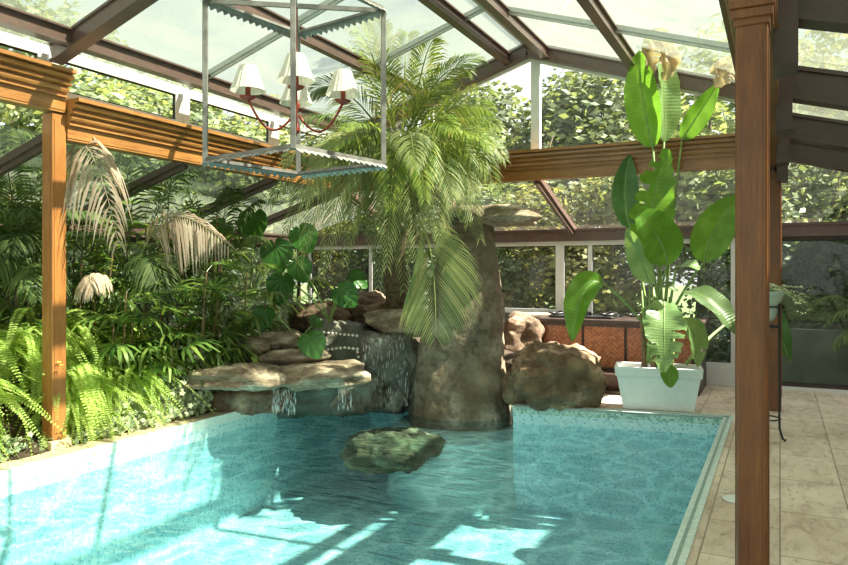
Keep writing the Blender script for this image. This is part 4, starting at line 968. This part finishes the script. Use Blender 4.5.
# ================================================================== PLANT STAND, LID
ps = P(779, 441, 6.74); ps.z = 0
st = empty('plant_stand', ps, YAW, 'black iron plant stand between the two right wooden posts', 'plant stand')
for k in range(3):
    th = R(-50+120*k); c_ = V3((math.cos(th), math.sin(th), 0)); ctr = V3((-.09, .10, 0)); r = .14
    m = MB(); p = lambda rr, z: ctr+c_*rr+V3((0, 0, z))
    m.tube([p(r, 1.30), p(r, .2), p(r+.002, .12), p(r+.02, .06), p(r+.03, .03), p(r+.055, .012), p(r+.06, .03)], [.011]*5+[.009, .006], 8); m.build('leg', M['black'], st, smooth=True)
for z, r in ((1.27, .14), (1.08, .14), (.2, .14)):
    m = MB(); m.tube([V3((-.09, .10, z))+V3((math.cos(q*PI/12), math.sin(q*PI/12), 0))*r for q in range(25)], .008, 6); m.build('hoop', M['black'], st, smooth=True)
bp_ = ps+RT*-.09+FW*.10; bp_.z = 1.13
pb = empty('plant_bowl', bp_, label='pale green ceramic bowl resting in black iron stand', cat='bowl')
M['celadon'] = plain('celadon_glaze', (.36, .48, .42), .3, 0, .1)
m = MB(); m.lathe([(0, 0), (.07, 0), (.085, .015), (.122, .08), (.128, .15), (.175, .25), (.192, .28), (.18, .285), (.16, .25), (0, .245)], 28); m.build('bowl', M['celadon'], pb, smooth=True)
hp = empty('trailing_plant', bp_+V3((0, 0, .26)), label='small trailing plant with pale leaves in the ceramic bowl', cat='plant'); random.seed(31)
m = MB(); sm = MB()
for k in range(26):
    a = random.uniform(0, 2*PI) if k > 9 else random.uniform(-.5, .9); L = random.uniform(.08, .16) if k > 9 else random.uniform(.26, .42)
    e = V3((math.cos(a)*L, math.sin(a)*L, random.uniform(-.12, .1))); c_ = V3((e.x*.5, e.y*.5, .1)); sm.tube([bez(V3((0,0,0)), c_, e, q/6) for q in range(7)], .002, 4)
    for q in range(12):
        u = .25+.75*q/12; pt = bez(V3((0,0,0)), c_, e, u); N = V3((random.gauss(0,.5), random.gauss(-.5,.5), 1)).normalized(); A = N.cross(V3((random.random(), 1, 0))).normalized(); B = N.cross(A); r = random.uniform(.012, .022); pt = pt+A*r
        m.add([pt+A*r, pt+B*r*.7, pt-A*r, pt-B*r*.7], [(0,1,2,3)])
m.build('foliage', M['ivy'], hp); sm.build('stems', M['stem'], hp)
lp_ = P(738, 501, 5.0); lp_.z = .0
m = MB(); m.lathe([(0, .001), (.10, .001), (.105, .006), (.095, .009), (.06, .010), (0, .010)], 30)
tag(m.build('skimmer_lid', M['plastic'], loc=lp_, smooth=True), 'round white plastic skimmer lid in deck beside pool, partly behind post', 'lid')

# ================================================================== OUTSIDE
random.seed(77)
def crown(n_, rx, ry, rz, leafs, mat, lumps=9):
    m = MB(); cs = [(V3((random.uniform(-.6, .6)*rx, random.uniform(-.6, .6)*ry, random.uniform(-.6, .6)*rz)), random.uniform(.35, .6)) for _ in range(lumps)]
    for i in range(n_):
        c_, s_ = random.choice(cs); v = V3((random.gauss(0,1), random.gauss(0,1), random.gauss(0,1))).normalized(); r = random.uniform(.72, 1.05)
        q = c_+V3((v.x*rx*s_*r, v.y*ry*s_*r, v.z*rz*s_*r)); N = (v+V3((random.gauss(0,.5), random.gauss(0,.5), random.gauss(0,.5)))).normalized()
        A = N.cross(V3((random.random()-.5, random.random()-.5, 1))).normalized(); B = N.cross(A); l_ = leafs*random.uniform(.6, 1.3)
        m.add([q+A*l_, q+B*l_*.45, q-A*l_*.8, q-B*l_*.45], [(0,1,2,3)])
    return m
CRN = {'a': crown(11000, 1.9, 1.9, 2.2, .095, None).build('crown', M['tree_a']), 'b': crown(9000, 1.8, 1.8, 2.0, .085, None).build('crown', M['tree_b']), 'c': crown(12000, 1.9, 1.3, 1.9, .085, None, 14).build('crown', M['tree_c'])}
for o in CRN.values(): COL.objects.unlink(o)
def tree(x, y, kind, zc, s, label, group):
    root = empty('garden_tree', (x, y, -.06), random.uniform(0, 6), label, 'tree', group)
    m = MB(); pts = [(0,0,0), (.1,.05,zc*.5), (-.05,.05,zc), (.1, -.1, zc+1.0*s)]; m.tube(pts, [.16*s, .12*s, .09*s, .03], 8)
    for k in range(4):
        a = k*1.6; m.tube([(0, .05, zc*.7), (math.cos(a)*.5*s, math.sin(a)*.5*s, zc), (math.cos(a)*1.0*s, math.sin(a)*1.0*s, zc+.8*s)], [.06*s, .04*s, .015], 6)
    m.build('trunk', M['bark'], root, smooth=True)
    inst(CRN[kind], 'crown', root, (0, 0, zc), (0, 0, random.uniform(0, 6)), s)
TR = [(-8.4, 14.5, 'b', 2.6, 1.1, 'yellowish tree outside, behind palm crown and left of stone pillar'), (-5.6, 16.0, 'a', 3.6, 1.35, 'green tree outside, behind date palm fronds'),
      (-3.5, 14.2, 'b', 2.0, .95, 'yellow green tree right behind back window beside stone pillar'), (-1.4, 15.5, 'a', 3.9, 1.25, 'big green tree outside, seen between white gable mullion and potted plant'),
      (.9, 14.6, 'a', 3.0, 1.0, 'green tree outside behind nearest right post'), (3.6, 17, 'c', 3.0, 1.4, 'dark tree outside beyond the right glass pane'),
      (-3.9, 18.5, 'a', 5.0, 1.35, 'tall pale green tree filling left half of back gable glass'), (-8.5, 20, 'a', 5.2, 1.5, 'tall tree outside glimpsed over date palm'),
      (-11.5, 12.0, 'a', 3.4, 1.3, 'tree outside left glass behind lantern'), (-12.0, 8.0, 'a', 3.6, 1.3, 'tree outside seen through long clerestory window left of lantern'),
      (-11.5, 4.5, 'c', 3.4, 1.2, 'dark tree outside seen through clerestory window above golden post'), (-12.5, 1.0, 'a', 3.8, 1.3, 'tree outside at left picture edge'),
      (-15.5, 13, 'a', 5.2, 1.5, 'tall tree seen through roof glass behind chandelier'), (-17, 7.5, 'a', 7.6, 1.7, 'tall tree seen through roof glass left of lantern'),
      (-15.5, 3.4, 'a', 8.4, 1.7, 'tall tree seen through roof glass in top left corner'), (-13, 17, 'b', 4.4, 1.4, 'yellowish tree far behind date palm crown'),
      (.8, 18.5, 'b', 5.2, 1.4, 'tall yellowish tree outside, above gable beam behind potted plant'), (-6.2, 13.6, 'a', 2.4, .9, 'green tree close outside back windows left of pillar')]
for x, y, k, zc, s, lb in TR: tree(x, y, k, zc, s, lb, 'trees beyond the glass')
for i, (x, y, s) in enumerate([(-.2, 13.5, .85), (1.9, 13.6, .8), (-6.8, 12.8, .8), (-9.6, 5.8, .85), (-9.6, 3.2, .85), (-9.7, 8.6, .85), (-9.8, .6, .9), (-9.9, 11.0, .8)]):
    left = x < -9; lb_ = 'dense dark hedge shrub just outside the left glass, behind the palms'
    if not left: lb_ = {0: 'dark shrub outside back window behind banana leaved plant', 1: 'dark shrub outside above low garden wall at right', 2: 'dark shrub outside back window left of date palm trunk'}[i]
    root = empty('hedge_shrub', (x, y, -.06), label=lb_, cat='shrub', group='hedge shrubs outside the glass' if left else None)
    m = MB(); m.tube([(0,0,0), (.05,0,.8), (0,.05,1.5)], [.07,.05,.02], 6); m.build('trunk', M['bark'], root)
    inst(CRN['c'], 'crown', root, (0, 0, 1.75 if left else 1.35), (0, 0, i*1.3 if not left else PI/2), (s, s*.95, s*1.25) if left else s)
m = MB(); m.box((-.6, 11.9, -.06), (4, 12.1, .75)); tag(m.build('garden_wall', M['concrete']), 'low grey green garden wall outside the right glass pane', 'wall')
# potted palm at the right edge
rp = empty('parlour_palm', (1.02, 8.4, 0), label='dark arching palm reaching in from right picture edge', cat='palm')
m = MB(); m.lathe([(0, .003), (.15, .003), (.2, .36), (.22, .38), (.19, .37), (.17, .33), (0, .33)], 24); m.build('pot', M['brownmetal'], rp, smooth=True)
for k, (x, y, z) in enumerate([(-.62, -.15, 1.05), (-.75, .1, 1.2), (-.55, -.4, .85), (-.35, .4, 1.5), (.4, .1, 1.5), (.1, -.5, 1.4), (0, .5, 1.3), (-.25, -.1, 1.75)]):
    pinnate((0, 0, .33), (x*.45, y*.45, z+.55), (x, y, z), 26, .24, .022, 50, .7, .3, .008).build('frond', M['kentia'], rp)
